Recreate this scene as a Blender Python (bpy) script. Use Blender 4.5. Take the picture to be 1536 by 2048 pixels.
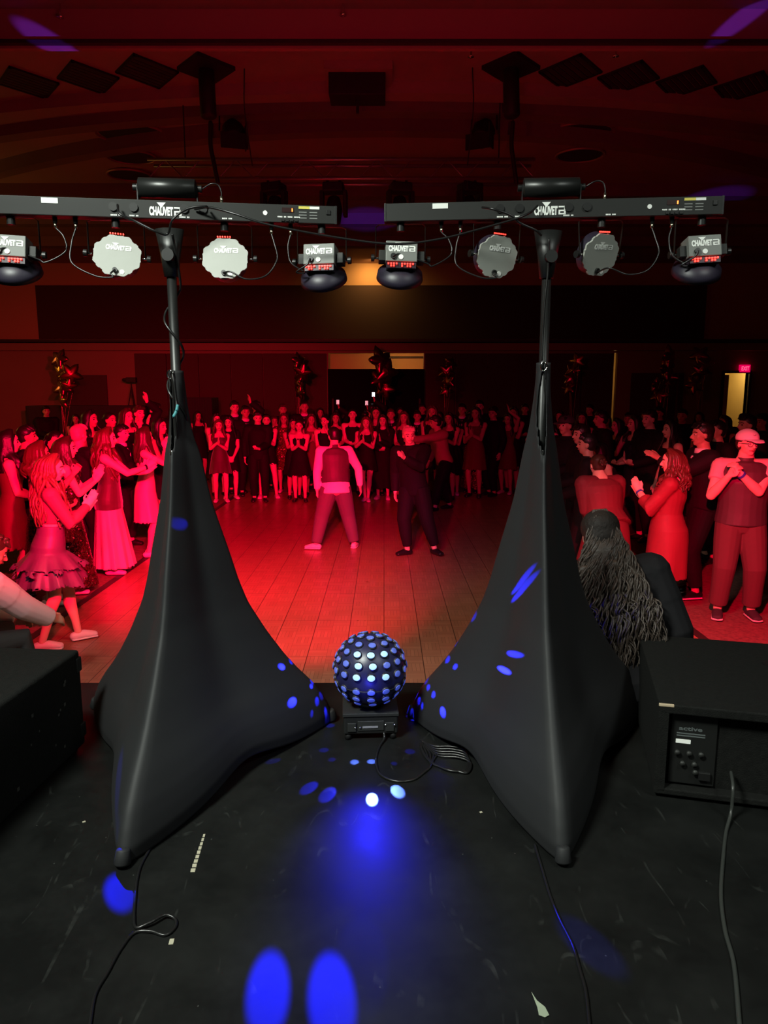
import bpy, bmesh, math, random
from mathutils import Vector, Matrix, Euler, noise
for o in list(bpy.data.objects): bpy.data.objects.remove(o)
SC = bpy.context.scene
COL = SC.collection
R = math.radians
random.seed(11)

# ---------------------------------------------------------------- camera
CAM_H, TILT, FPX = 2.10, 9.36, 1450.0          # eye height above the dance floor, downward tilt, focal length in px of a 1536x2048 frame
cam = bpy.data.objects.new('camera', bpy.data.cameras.new('camera'))
COL.objects.link(cam)
cam.location = (0, 0, CAM_H); cam.rotation_euler = (R(90 - TILT), 0, 0)
cam.data.sensor_fit = 'VERTICAL'; cam.data.sensor_height = 36; cam.data.lens = FPX / 2048 * 36
cam.data.clip_start = .05; cam.data.clip_end = 120
SC.camera = cam
SC.view_settings.view_transform = 'Standard'; SC.view_settings.look = 'None'
SC.view_settings.gamma = 1; SC.view_settings.exposure = 0.0
try: SC.view_settings.use_curve_mapping = False
except Exception: pass

# ---------------------------------------------------------------- world: a dark hall
w = bpy.data.worlds.new('hall_dark'); SC.world = w; w.use_nodes = True
w.node_tree.nodes['Background'].inputs[0].default_value = (.30, .24, .20, 1)
w.node_tree.nodes['Background'].inputs[1].default_value = .004

# ---------------------------------------------------------------- lights
def light(name, kind, loc, energy, color, target=None, **kw):
    d = bpy.data.lights.new(name, kind); d.energy = energy; d.color = color
    o = bpy.data.objects.new(name, d); COL.objects.link(o); o.location = loc
    if target is not None:
        o.rotation_euler = (Vector(target) - Vector(loc)).to_track_quat('-Z', 'Y').to_euler()
    for k, v in kw.items(): setattr(d, k, v)
    return o
RED = (1, .0, .048); BLUE = (.015, .02, 1)
# dim neutral work light high behind the photographer, over the stage
light('stage_work_and_fill', 'AREA', (-1.9, .2, 4.6), 74, (.93, 1, .90), (-.25, 2.25, 1.0), shape='RECTANGLE', size=.9, size_y=.6, spread=R(82))
light('stage_work_and_fill', 'AREA', (2.3, .0, 4.6), 14, (.93, 1, .92), (.9, 2.3, .9), shape='RECTANGLE', size=.9, size_y=.6, spread=R(84))  # weaker unseen fill lamp, added to lift the right cover
light('house_light', 'AREA', (1.2, 4.3, 6.1), 14, (1, .58, .34), (-.2, 5.6, 0), shape='DISK', size=.5, spread=R(64))
# warm downlights washing the top of the back wall and the left ceiling
light('wall_lamp', 'SPOT', (-.45, 24.0, 6.2), 120, (1, .50, .14), (-.45, 24.9, 5.0), spot_size=R(160), spot_blend=1, shadow_soft_size=.1)
light('cove_lamp', 'POINT', (-11.5, 14.5, 3.6), 85, (1, .50, .10), shadow_soft_size=.5)
light('corridor_lamp', 'POINT', (.62, 26.4, 3.55), 34, (1, .48, .14), shadow_soft_size=.06)
light('lobby_lamp', 'POINT', (12.2, 26.6, 3.0), 60, (1, .66, .26), shadow_soft_size=.15)
light('side_room_lamp', 'POINT', (8.2, 26.2, 2.9), 25, (1, .55, .2), shadow_soft_size=.15)

def px_dir(px, py):
    t = R(TILT)
    x, v = (px - 768) / FPX, (1024 - py) / FPX
    return Vector((x, math.cos(t) + v * math.sin(t), -math.sin(t) + v * math.cos(t)))
def on_z(px, py, z):
    d = px_dir(px, py); k = (z - CAM_H) / d.z
    return Vector((0, 0, CAM_H)) + d * k
def on_y(px, py, y):
    d = px_dir(px, py); k = y / d.y
    return Vector((0, 0, CAM_H)) + d * k
STAGE = .65

# coloured washes of the par cans; each starts at its can's lens (positions of the cans are fixed below)
WASH = [((-1.28, 2.74, 2.47), (-4.6, 8.6, .9), 1500, 56, RED),
        ((-.95, 2.80, 2.47), (-3.4, 10.4, .8), 3000, 50, RED),
        ((-.60, 2.84, 2.47), (-1.9, 10.8, .6), 3800, 46, RED),
        ((-.25, 2.92, 2.45), (-1.2, 7.9, .0), 2600, 44, RED),
        ((1.11, 2.66, 2.45), (3.2, 6.5, .2), 2500, 46, RED)]
for i, (p, t, e, s, c) in enumerate(WASH):
    light('par_wash', 'SPOT', p, e, c, t, spot_size=R(s), spot_blend=.75, shadow_soft_size=.035)
light('par_wash', 'SPOT', (.06, 2.86, 2.45), 220, (.35, .03, 1), (.2, 9.3, .0), spot_size=R(26), spot_blend=1, shadow_soft_size=.04)
light('par_wash', 'SPOT', (.42, 2.84, 2.47), 420, (1, .0, .12), (1.6, 13.5, .8), spot_size=R(44), spot_blend=1, shadow_soft_size=.04)

# added red spots stand in for red bounce on the header and ceiling
for x in (-.775, .605):
    light('ceiling_fill', 'SPOT', (x, 2.83, 2.84), 98, (1, .03, .05), (x * .4, 9.5, 5.9), spot_size=R(124), spot_blend=1, shadow_soft_size=.05)
light('ceiling_fill', 'SPOT', (-.1, 2.83, 2.84), 12, (.25, .05, 1), (-.2, 9, 5.6), spot_size=R(120), spot_blend=1, shadow_soft_size=.05)  # added dim blue ceiling fill between the bars, from no fixture
# blue rays of the rotating ball on the stage floor and on the two fabric covers
BALL = Vector((-.06, 2.95, STAGE + .285)); BALL_R = .158
GAIN = 22.0
def ray_spot(target, radius, energy, color=BLUE, src=BALL, off=BALL_R + .012, blend=.35, soft=.004, squash=(1, 1), roll=0):
    target = Vector(target)
    if src is BALL:                              # a lens on the ball facing the target's side
        h = Vector((target.x - src.x, target.y - src.y, 0)); dz = target.z - src.z; hl = h.length; h.normalize()
        el = max(R(-22), min(R(70), math.atan2(dz, hl))); src = src + (h * math.cos(el) + Vector((0, 0, math.sin(el)))) * off; off = 0
    d = target - src; L = d.length; d.normalize()
    p = src + d * off
    ang = 2 * math.atan(radius / max(.05, (L - off)))
    o = light('ball_ray' if src is not None and off < .02 else 'truss_ray', 'SPOT', p, energy * GAIN * (L - off) ** 2, color, target, spot_size=max(ang, R(1.0)), spot_blend=blend, shadow_soft_size=soft)
    k = math.tan(ang / 2) / math.tan(max(ang, R(1.0)) / 2); o.scale = (k * squash[0], k * squash[1], 1)
    if roll: o.rotation_euler = (o.rotation_euler.to_matrix() @ Matrix.Rotation(R(roll), 3, 'Z')).to_euler()
for px, py, r, e in ((547, 1522, .020, 14), (648, 1500, .020, 14), (664, 1519, .016, 8), (709, 1524, .018, 60), (743, 1523, .018, 60), (788, 1527, .013, 5),
                     (820, 1503, .022, 12), (619, 1575, .028, 26), (656, 1588, .030, 14), (744, 1598, .022, 70), (795, 1582, .026, 46),
                     (592, 1470, .018, 18)):
    ray_spot(on_z(px, py, STAGE), r, e, (.015, .02, 1) if e < 40 else (.10, .20, 1))
for px, py, y, r, e in ((530, 1333, 2.88, .022, 60), (579, 1323, 2.95, .014, 40), (611, 1376, 2.98, .016, 50), (625, 1363, 3.0, .016, 50),
                        (579, 1407, 2.85, .026, 70), (634, 1402, 2.97, .018, 50), (653, 1378, 3.0, .012, 50), (666, 1402, 3.0, .012, 50), (648, 1437, 3.0, .016, 60),
                        (837, 1357, 3.03, .016, 46), (823, 1377, 3.06, .014, 46), (854, 1374, 3.0, .016, 46),
                        (839, 1402, 3.03, .018, 46), (811, 1402, 3.08, .014, 46), (873, 1392, 2.95, .020, 50), (854, 1427, 3.0, .016, 46),
                        (910, 1440, 2.84, .030, 90), (826, 1434, 3.06, .016, 50), (888, 1320, 2.97, .018, 46), (866, 1312, 3.0, .016, 46),
                        (892, 1292, 2.97, .013, 40), (931, 1333, 2.90, .018, 36), (934, 1240, 2.92, .018, 30), (988, 1048, 2.9, .016, 24)):
    ray_spot(on_y(px, py, y), r * .85, e * 1.6)
for px, py, y, r, e, ro in ((1027, 1340, 2.62, .045, 60, 0), (1018, 1309, 2.62, .040, 36, 0), (1028, 1172, 2.70, .055, 44, 32), (1012, 1196, 2.70, .055, 44, 32), (447, 1115, 2.70, .03, 26, 40)):
    ray_spot(on_y(px, py, y), r, e * 1.6, squash=(1, .26), roll=ro)
# soft blue glow spilling from the ball onto the boards in front of it
light('ball_glow', 'SPOT', (-.06, 2.72, STAGE + .36), 34, (.02, .02, 1), (-.04, 2.18, STAGE), spot_size=R(54), spot_blend=1, shadow_soft_size=.03)
light('ball_glow', 'POINT', (-.06, 2.74, STAGE + .26), .5, (.05, .05, 1), shadow_soft_size=.03)
# long blue beams of the moving heads on the truss: patches on the stage front and on the ceiling
for tgt, r, e, src in ((on_z(536, 1985, STAGE), .058, 14, (-1.35, 11, 4.75)), (on_z(664, 1998, STAGE), .064, 14, (-1.35, 11, 4.75)),
                       (on_z(1180, 1890, STAGE), .062, 4, (-4, 11, 6.0)), (on_z(240, 1785, STAGE), .045, 5, (-6, 11, 6.0)), (on_z(280, 1740, STAGE), .04, 4, (-6, 11, 6.0)), (on_z(160, 1945, STAGE), .05, .35, (-2.2, 11, 4.75)),
                       (on_z(722, 1930, STAGE), .08, .3, (-.1, 11, 4.75))):
    ray_spot(tgt, r, e * 1.0, (.006, .010, 1), Vector(src), .1, .45, .01)
for tgt, r, e, sq, ro in ((on_y(100, 85, 8.0), .34, 2.2, (1, .30), -8), (on_y(548, 117, 8.6), .30, .9, (1, .5), 0), (on_y(840, 108, 8.6), .24, .35, (1, .4), 0), (on_y(1490, 33, 8.0), .36, 2.2, (1, .25), 14),
                  (on_y(1440, 380, 17), .9, .45, (1, .3), 2), (on_y(735, 436, 19), .8, .8, (1, .6), 0), (on_y(40, 395, 18), .8, .12, (1, .5), 0)):
    ray_spot(tgt, r, e, (.16, .04, 1), BALL, BALL_R + .012, .6, .01, sq, ro)

# ---------------------------------------------------------------- object helpers
def link(o, parent=None):
    COL.objects.link(o)
    if parent is not None: o.parent = parent
    return o
def tag(o, label=None, cat=None, group=None, kind=None):
    if label: o['label'] = label
    if cat: o['category'] = cat
    if group: o['group'] = group
    if kind: o['kind'] = kind
    return o
def empty(name, loc, rz=0, label=None, cat=None, group=None):
    o = bpy.data.objects.new(name, None); COL.objects.link(o); o.location = loc; o.rotation_euler = (0, 0, rz)
    o.empty_display_size = .1
    return tag(o, label, cat, group)
def part(name, bm, mat, parent=None, smooth=True, recalc=True):
    if recalc: bmesh.ops.recalc_face_normals(bm, faces=bm.faces)
    me = bpy.data.meshes.new(name); bm.to_mesh(me); bm.free()
    if smooth:
        for p in me.polygons: p.use_smooth = True
    me.materials.append(mat)
    return link(bpy.data.objects.new(name, me), parent)
def struct(name, bm, mat, smooth=False):
    return tag(part(name, bm, mat, None, smooth), kind='structure')
def box(bm, x0, x1, y0, y1, z0, z1, bev=0, M=None):
    r = bmesh.ops.create_cube(bm, size=1)
    for v in r['verts']:
        v.co = Vector(((x0 + x1) / 2 + v.co.x * (x1 - x0), (y0 + y1) / 2 + v.co.y * (y1 - y0), (z0 + z1) / 2 + v.co.z * (z1 - z0)))
    vs = set(r['verts'])
    if bev:
        es = [e for e in bm.edges if e.verts[0] in vs and e.verts[1] in vs]
        g = bmesh.ops.bevel(bm, geom=es, offset=bev, segments=3, profile=.5, affect='EDGES')
        vs = set(v for v in g['verts']) | {v for v in vs if v.is_valid}
    if M is not None:
        fin = {v for v in vs if v.is_valid}
        if bev:
            for f in g['faces']: fin |= set(f.verts)
        for v in fin: v.co = M @ v.co
    return bm
def nb(*a, **k): return box(bmesh.new(), *a, **k)
def frame(t, hint):
    t = t.normalized(); s = hint - t * hint.dot(t)
    if s.length < 1e-4: s = Vector((1, 0, 0)) - t * t.x
    if s.length < 1e-4: s = Vector((0, 1, 0)) - t * t.y
    s.normalize(); return s, t.cross(s)
def tube(bm, pts, rad, seg=10, hint=Vector((1, 0, 0)), dome=True, domek=1.0):
    """closed tube through pts; rad: float or (a, b) per point, a along hint"""
    pts = [Vector(p) for p in pts]; n = len(pts)
    if not isinstance(rad, (list, tuple)) or (len(rad) == 2 and n != 2 and not isinstance(rad[0], (list, tuple))): rad = [rad] * n
    rad = [(r, r) if not isinstance(r, (list, tuple)) else r for r in rad]
    tn = [((pts[min(i + 1, n - 1)] - pts[max(i - 1, 0)])) for i in range(n)]
    rows = []
    def ring(c, s, u, a, b):
        return [bm.verts.new(c + s * (a * math.cos(2 * math.pi * k / seg)) + u * (b * math.sin(2 * math.pi * k / seg))) for k in range(seg)]
    fr = [frame(t, hint) for t in tn]
    dk = lambda r: domek * min(r)
    if dome:
        a, b = rad[0]; t = tn[0].normalized()
        p0 = bm.verts.new(pts[0] - t * dk(rad[0]))
        for q, f in ((.87, .5), (.5, .87)): rows.insert(0, ring(pts[0] - t * dk(rad[0]) * q, *fr[0], a * f, b * f))
        rows = rows[::-1]
    for i in range(n): rows.append(ring(pts[i], *fr[i], *rad[i]))
    if dome:
        a, b = rad[-1]; t = tn[-1].normalized()
        for q, f in ((.5, .87), (.87, .5)): rows.append(ring(pts[-1] + t * dk(rad[-1]) * q, *fr[-1], a * f, b * f))
        p1 = bm.verts.new(pts[-1] + t * dk(rad[-1]))
    for r0, r1 in zip(rows, rows[1:]):
        for k in range(seg):
            bm.faces.new((r0[k], r0[(k + 1) % seg], r1[(k + 1) % seg], r1[k]))
    if dome:
        for k in range(seg):
            bm.faces.new((p0, rows[0][(k + 1) % seg], rows[0][k]))
            bm.faces.new((p1, rows[-1][k], rows[-1][(k + 1) % seg]))
    else:
        bm.faces.new(rows[0][::-1]); bm.faces.new(rows[-1])
    return bm
def ell(bm, c, r, axes=None, sub=2):
    g = bmesh.ops.create_icosphere(bm, subdivisions=sub, radius=1)
    M = Matrix.Identity(3) if axes is None else Matrix(axes).transposed()
    for v in g['verts']:
        v.co = Vector(c) + M @ Vector((v.co.x * r[0], v.co.y * r[1], v.co.z * r[2]))
    return bm
def crom(pts, n=8):
    pts = [Vector(p) for p in pts]; P = [pts[0] * 2 - pts[1]] + pts + [pts[-1] * 2 - pts[-2]]; out = []
    for i in range(1, len(P) - 2):
        a, b, c, d = P[i - 1:i + 3]
        for k in range(n):
            t = k / n
            out.append(.5 * ((2 * b) + (c - a) * t + (2 * a - 5 * b + 4 * c - d) * t * t + (3 * b - a - 3 * c + d) * t ** 3))
    return out + [pts[-1]]
def cable(name, pts, r, mat, parent=None, n=8):
    return part(name, tube(bmesh.new(), crom(pts, n), r, 8, Vector((.3, .2, .9))), mat, parent)
def cyl(bm, a, b, r, seg=24, r2=None, hint=Vector((1, 0, 0))):
    return tube(bm, [a, b], [(r, r), (r2 or r, r2 or r)], seg, hint, dome=False)

# ---------------------------------------------------------------- materials
MATS = {}
def mat(name, col, rough=.6, metal=0, emit=None, es=0, spec=None, sheen=0, bump=0, bscale=60, var=0, vscale=8, sequin=False, coat=0):
    if name in MATS: return MATS[name]
    m = bpy.data.materials.new(name); m.use_nodes = True; nt = m.node_tree; b = nt.nodes['Principled BSDF']
    b.inputs['Base Color'].default_value = (*col, 1); b.inputs['Roughness'].default_value = rough; b.inputs['Metallic'].default_value = metal
    if spec is not None: b.inputs['Specular IOR Level'].default_value = spec
    if sheen: b.inputs['Sheen Weight'].default_value = sheen
    if coat: b.inputs['Coat Weight'].default_value = coat
    if emit: b.inputs['Emission Color'].default_value = (*emit, 1); b.inputs['Emission Strength'].default_value = es
    tc = nt.nodes.new('ShaderNodeTexCoord')
    if var:
        nz = nt.nodes.new('ShaderNodeTexNoise'); nz.inputs['Scale'].default_value = vscale; nz.inputs['Detail'].default_value = 6
        nt.links.new(tc.outputs['Object'], nz.inputs['Vector'])
        mr = nt.nodes.new('ShaderNodeMapRange'); mr.inputs['From Min'].default_value = .3; mr.inputs['From Max'].default_value = .7
        mr.inputs['To Min'].default_value = 1 - var; mr.inputs['To Max'].default_value = 1 + var
        nt.links.new(nz.outputs['Fac'], mr.inputs['Value'])
        mx = nt.nodes.new('ShaderNodeVectorMath'); mx.operation = 'SCALE'; mx.inputs[0].default_value = col
        nt.links.new(mr.outputs[0], mx.inputs['Scale']); nt.links.new(mx.outputs[0], b.inputs['Base Color'])
    if sequin:
        vo = nt.nodes.new('ShaderNodeTexVoronoi'); vo.inputs['Scale'].default_value = 90
        nt.links.new(tc.outputs['Object'], vo.inputs['Vector'])
        sep = nt.nodes.new('ShaderNodeSeparateColor'); nt.links.new(vo.outputs['Color'], sep.inputs[0])
        nm = nt.nodes.new('ShaderNodeMix'); nm.data_type = 'VECTOR'; nm.inputs['Factor'].default_value = .45
        geo = nt.nodes.new('ShaderNodeNewGeometry'); sb = nt.nodes.new('ShaderNodeVectorMath'); sb.operation = 'MULTIPLY_ADD'
        sb.inputs[1].default_value = (2, 2, 2); sb.inputs[2].default_value = (-1, -1, -1)
        nt.links.new(vo.outputs['Color'], sb.inputs[0]); nt.links.new(sb.outputs[0], nm.inputs[5]); nt.links.new(geo.outputs['Normal'], nm.inputs[4])
        nn = nt.nodes.new('ShaderNodeVectorMath'); nn.operation = 'NORMALIZE'; nt.links.new(nm.outputs[1], nn.inputs[0])
        nt.links.new(nn.outputs[0], b.inputs['Normal'])
    elif bump:
        nz2 = nt.nodes.new('ShaderNodeTexNoise'); nz2.inputs['Scale'].default_value = bscale; nz2.inputs['Detail'].default_value = 3
        nt.links.new(tc.outputs['Object'], nz2.inputs['Vector'])
        bp = nt.nodes.new('ShaderNodeBump'); bp.inputs['Strength'].default_value = bump; bp.inputs['Distance'].default_value = .01
        nt.links.new(nz2.outputs['Fac'], bp.inputs['Height']); nt.links.new(bp.outputs[0], b.inputs['Normal'])
    MATS[name] = m; return m
# ================================================================ SETTING
def node(nt, t, **k):
    n = nt.nodes.new(t)
    for a, v in k.items(): setattr(n, a, v)
    return n
def parquet():
    m = bpy.data.materials.new('parquet'); m.use_nodes = True; nt = m.node_tree; b = nt.nodes['Principled BSDF']; L = nt.links.new
    tc = node(nt, 'ShaderNodeTexCoord')
    def brick(rot, sx):
        mp = node(nt, 'ShaderNodeMapping'); mp.inputs['Rotation'].default_value = (0, 0, rot); L(tc.outputs['Object'], mp.inputs[0])
        br = node(nt, 'ShaderNodeTexBrick'); br.offset = 0; br.inputs['Scale'].default_value = 1
        br.inputs['Brick Width'].default_value = .155; br.inputs['Row Height'].default_value = .031; br.inputs['Mortar Size'].default_value = .0012
        br.inputs['Color1'].default_value = (.30, .135, .085, 1); br.inputs['Color2'].default_value = (.38, .18, .115, 1); br.inputs['Mortar'].default_value = (.12, .05, .02, 1)
        L(mp.outputs[0], br.inputs['Vector']); return br
    b1, b2 = brick(0, 1), brick(math.pi / 2, 1)
    ck = node(nt, 'ShaderNodeTexChecker'); ck.inputs['Scale'].default_value = 1 / .155; L(tc.outputs['Object'], ck.inputs[0])
    mx = node(nt, 'ShaderNodeMix', data_type='RGBA'); L(ck.outputs['Fac'], mx.inputs['Factor']); L(b1.outputs[0], mx.inputs[6]); L(b2.outputs[0], mx.inputs[7])
    # dark joints between the laid squares
    g = node(nt, 'ShaderNodeTexBrick'); g.offset = 0; g.inputs['Scale'].default_value = 1; g.inputs['Brick Width'].default_value = .31; g.inputs['Row Height'].default_value = .93
    g.inputs['Mortar Size'].default_value = .0035; g.inputs['Mortar Smooth'].default_value = .2
    g.inputs['Color1'].default_value = g.inputs['Color2'].default_value = (1, 1, 1, 1); g.inputs['Mortar'].default_value = (.25, .25, .25, 1)
    L(tc.outputs['Object'], g.inputs['Vector'])
    m2 = node(nt, 'ShaderNodeMix', data_type='RGBA', blend_type='MULTIPLY'); m2.inputs['Factor'].default_value = 1
    L(mx.outputs[2], m2.inputs[6]); L(g.outputs[0], m2.inputs[7])
    nz = node(nt, 'ShaderNodeTexNoise'); nz.inputs['Scale'].default_value = 3; nz.inputs['Detail'].default_value = 5; L(tc.outputs['Object'], nz.inputs['Vector'])
    mr = node(nt, 'ShaderNodeMapRange'); mr.inputs['To Min'].default_value = .22; mr.inputs['To Max'].default_value = .42; L(nz.outputs['Fac'], mr.inputs['Value'])
    L(mr.outputs[0], b.inputs['Roughness']); L(m2.outputs[2], b.inputs['Base Color']); b.inputs['Specular IOR Level'].default_value = .35
    return m
def stage_paint():
    m = bpy.data.materials.new('stage_paint'); m.use_nodes = True; nt = m.node_tree; b = nt.nodes['Principled BSDF']; L = nt.links.new
    tc = node(nt, 'ShaderNodeTexCoord')
    n1 = node(nt, 'ShaderNodeTexNoise'); n1.inputs['Scale'].default_value = 2.2; n1.inputs['Detail'].default_value = 8; n1.inputs['Roughness'].default_value = .7; L(tc.outputs['Object'], n1.inputs['Vector'])
    cr = node(nt, 'ShaderNodeValToRGB'); cr.color_ramp.elements[0].position = .35; cr.color_ramp.elements[0].color = (.0038, .0042, .0040, 1)
    cr.color_ramp.elements[1].position = .75; cr.color_ramp.elements[1].color = (.0105, .0113, .0105, 1); L(n1.outputs['Fac'], cr.inputs[0])
    last = cr.outputs[0]
    for k, (rot, sc, th) in enumerate(((.5, 1.3, .0045), (-.9, 1.0, .004), (1.9, 1.7, .0045))):     # long scuffs
        mp = node(nt, 'ShaderNodeMapping'); mp.inputs['Rotation'].default_value = (0, 0, rot); mp.inputs['Scale'].default_value = (sc, sc * .25, 1); mp.inputs['Location'].default_value = (k * 3.1, k, k * 5.); L(tc.outputs['Object'], mp.inputs[0])
        nz = node(nt, 'ShaderNodeTexNoise'); nz.inputs['Scale'].default_value = 1.6; nz.inputs['Detail'].default_value = 3; L(mp.outputs[0], nz.inputs['Vector'])
        s = node(nt, 'ShaderNodeMath', operation='SUBTRACT'); s.inputs[1].default_value = .5; L(nz.outputs['Fac'], s.inputs[0])
        a = node(nt, 'ShaderNodeMath', operation='ABSOLUTE'); L(s.outputs[0], a.inputs[0])
        lt = node(nt, 'ShaderNodeMath', operation='LESS_THAN'); lt.inputs[1].default_value = th * .7; L(a.outputs[0], lt.inputs[0])
        n3 = node(nt, 'ShaderNodeTexNoise'); n3.inputs['Scale'].default_value = 14 + k; n3.inputs['Detail'].default_value = 6; L(tc.outputs['Object'], n3.inputs['Vector'])
        gt = node(nt, 'ShaderNodeMapRange'); gt.inputs['From Min'].default_value = .52; gt.inputs['From Max'].default_value = .72; gt.inputs['To Max'].default_value = .35; L(n3.outputs['Fac'], gt.inputs['Value'])
        mu = node(nt, 'ShaderNodeMath', operation='MULTIPLY'); L(lt.outputs[0], mu.inputs[0]); L(gt.outputs[0], mu.inputs[1])
        mx = node(nt, 'ShaderNodeMix', data_type='RGBA'); L(mu.outputs[0], mx.inputs['Factor']); L(last, mx.inputs[6]); mx.inputs[7].default_value = (.045, .048, .044, 1); last = mx.outputs[2]
    vo = node(nt, 'ShaderNodeTexVoronoi'); vo.inputs['Scale'].default_value = 11; vo.inputs['Randomness'].default_value = 1; L(tc.outputs['Object'], vo.inputs['Vector'])
    lt = node(nt, 'ShaderNodeMath', operation='LESS_THAN'); lt.inputs[1].default_value = .028; L(vo.outputs['Distance'], lt.inputs[0])
    mx = node(nt, 'ShaderNodeMix', data_type='RGBA'); L(lt.outputs[0], mx.inputs['Factor']); L(last, mx.inputs[6]); mx.inputs[7].default_value = (.032, .034, .031, 1)
    L(mx.outputs[2], b.inputs['Base Color'])
    mr = node(nt, 'ShaderNodeMapRange'); mr.inputs['To Min'].default_value = .30; mr.inputs['To Max'].default_value = .62; L(n1.outputs['Fac'], mr.inputs['Value']); L(mr.outputs[0], b.inputs['Roughness'])
    b.inputs['Specular IOR Level'].default_value = .22
    return m
M_PARQ, M_STAGE = parquet(), stage_paint()
M_CARPET = mat('carpet', (.20, .085, .07), .9, var=.3, vscale=30, bump=.3, bscale=120)
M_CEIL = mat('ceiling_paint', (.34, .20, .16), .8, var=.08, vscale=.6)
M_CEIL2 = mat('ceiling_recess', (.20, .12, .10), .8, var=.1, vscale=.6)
M_HEADER = mat('header_paint', (.34, .15, .13), .7, var=.05, vscale=.5)
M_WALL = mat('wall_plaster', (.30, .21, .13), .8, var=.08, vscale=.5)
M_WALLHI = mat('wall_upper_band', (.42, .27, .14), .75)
M_PANEL = mat('wall_fabric_panel', (.045, .028, .022), .9)
M_FOLD = mat('folding_partition', (.075, .045, .035), .8)
M_BLACK = mat('matt_black', (.006, .006, .006), .6, spec=.3)
M_TRIM = mat('dark_trim', (.03, .02, .018), .6)

# dance floor and hall carpet (carpet is the hall floor, the parquet lies on it)
H0, HY0, HY1, HX = 0.0, 3.48, 25.0, 14.0
fl = struct('floor', nb(-HX, HX, 3.48, 29.5, -.12, -.012), M_CARPET)
dance = struct('floor_parquet', nb(-3.02, 2.72, 3.5, 15.4, -.011, 0), M_PARQ)
bm = bmesh.new()
box(bm, -3.10, -3.02, 3.5, 15.48, -.011, .004); box(bm, 2.72, 2.80, 3.5, 15.48, -.011, .004); box(bm, -3.02, 2.72, 15.4, 15.48, -.011, .004)
struct('trim_1', bm, M_TRIM)
# stage
struct('floor_stage', nb(-6, 6, -1.6, 3.48, STAGE - .06, STAGE), M_STAGE)
struct('wall_stage_front', nb(-HX, HX, 3.38, 3.478, -.1, STAGE - .061), M_BLACK)
CH = 6.3
# far ceiling, a large header beam facing the stage and a stepped oval recess
struct('ceiling', nb(-HX, HX, 8.06, 25.2, CH, CH + .2), M_CEIL)
hb, ht = on_y(768, 97, 8.0).z, on_y(768, 18, 8.0).z
struct('trim_2', nb(-HX, HX, 8.0, 8.06, hb, CH + .2), M_HEADER)
struct('trim_3', nb(-HX, HX, 7.94, 7.998, on_y(768, 86, 7.94).z, on_y(768, 79, 7.94).z), M_TRIM)
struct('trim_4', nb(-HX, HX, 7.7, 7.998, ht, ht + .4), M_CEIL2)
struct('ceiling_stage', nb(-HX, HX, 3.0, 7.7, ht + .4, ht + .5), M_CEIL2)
def arc_step(name, pxy, z0, z1, m, xr=14):
    """a curved drop in the ceiling: photo says the lip bows towards the stage at the middle"""
    (cx, cy), (ex, ey) = pxy
    a = on_z(cx, cy, z0); e = on_z(ex, ey, z0); dx = abs(e.x - a.x); k = (e.y - a.y) / dx ** 2
    bm = bmesh.new(); N = 40; rows = []
    for i in range(N + 1):
        x = -xr + 2 * xr * i / N; y = min(24.6, a.y + k * x * x)
        rows.append([bm.verts.new((x, y + d, z)) for d, z in ((0, z0), (0, z1), (.28, z1), (.28, z0))])
    for r0, r1 in zip(rows, rows[1:]):
        for j in range(4): bm.faces.new((r0[j], r0[(j + 1) % 4], r1[(j + 1) % 4], r1[j]))
    bm.faces.new(rows[0]); bm.faces.new(rows[-1][::-1])
    struct(name, bm, m)
arc_step('trim_5', ((768, 186), (0, 226)), CH - .16, CH, M_CEIL)
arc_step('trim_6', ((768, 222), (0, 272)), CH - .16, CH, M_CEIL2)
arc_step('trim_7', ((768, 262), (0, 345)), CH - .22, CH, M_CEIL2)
for i, yy in enumerate((392, 448, 492)):
    p = on_z(768, yy, CH - .25)
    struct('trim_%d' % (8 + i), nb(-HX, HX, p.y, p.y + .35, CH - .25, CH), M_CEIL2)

# back wall with three openings (centre, ajar side door, lit exit)
def xat(px, y=25.0): return (px - 768) / FPX * y * math.cos(R(TILT)) * 1.0
zat = lambda py, y=25.0: on_y(768, py, y).z
def wx(px, py=760): return on_y(px, py, 25.0).x
zO, zE = zat(706), zat(746)
ops = [(wx(657), wx(847), zO), (wx(1226), wx(1233), zO), (wx(1447), wx(1496), zE)]
bm = bmesh.new(); x = -HX
for a, b, z in ops:
    box(bm, x, a, 25, 25.2, 0, zO); x = b
    if z < zO - .01: box(bm, a, b, 25, 25.2, z, zO)
box(bm, x, HX, 25, 25.2, 0, zO); box(bm, -HX, HX, 25, 25.2, zO, zat(682))
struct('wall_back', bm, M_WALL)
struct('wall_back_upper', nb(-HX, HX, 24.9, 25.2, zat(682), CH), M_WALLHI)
struct('trim_11', nb(-HX, HX, 24.6, 24.99, zat(702) , zat(688)), M_WALL)
struct('trim_12', nb(-HX, HX, 24.4, 24.999, zat(686), zat(681)), M_TRIM)
struct('trim_13', nb(on_y(75, 620, 24.85).x, on_y(1410, 620, 24.85).x, 24.8, 24.899, on_y(768, 678, 24.85).z, on_y(768, 571, 24.85).z), M_PANEL)
for i, (a, b) in enumerate(((272, 655), (849, 1224))):
    bm = bmesh.new(); xa, xb = wx(a), wx(b); n = 6
    for k in range(n): box(bm, xa + (xb - xa) * k / n + .01, xa + (xb - xa) * (k + 1) / n - .01, 24.90, 24.999, .02, zO - .02, .02)
    struct('door_%d' % (i + 1), bm, M_FOLD)
for i, (a, b, t) in enumerate(((132, 214, 750), (1262, 1352, 746), (1358, 1366, 746))):
    struct('door_%d' % (i + 3), nb(wx(a), wx(b), 24.93, 24.999, 0, zat(t)), M_FOLD)
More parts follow.
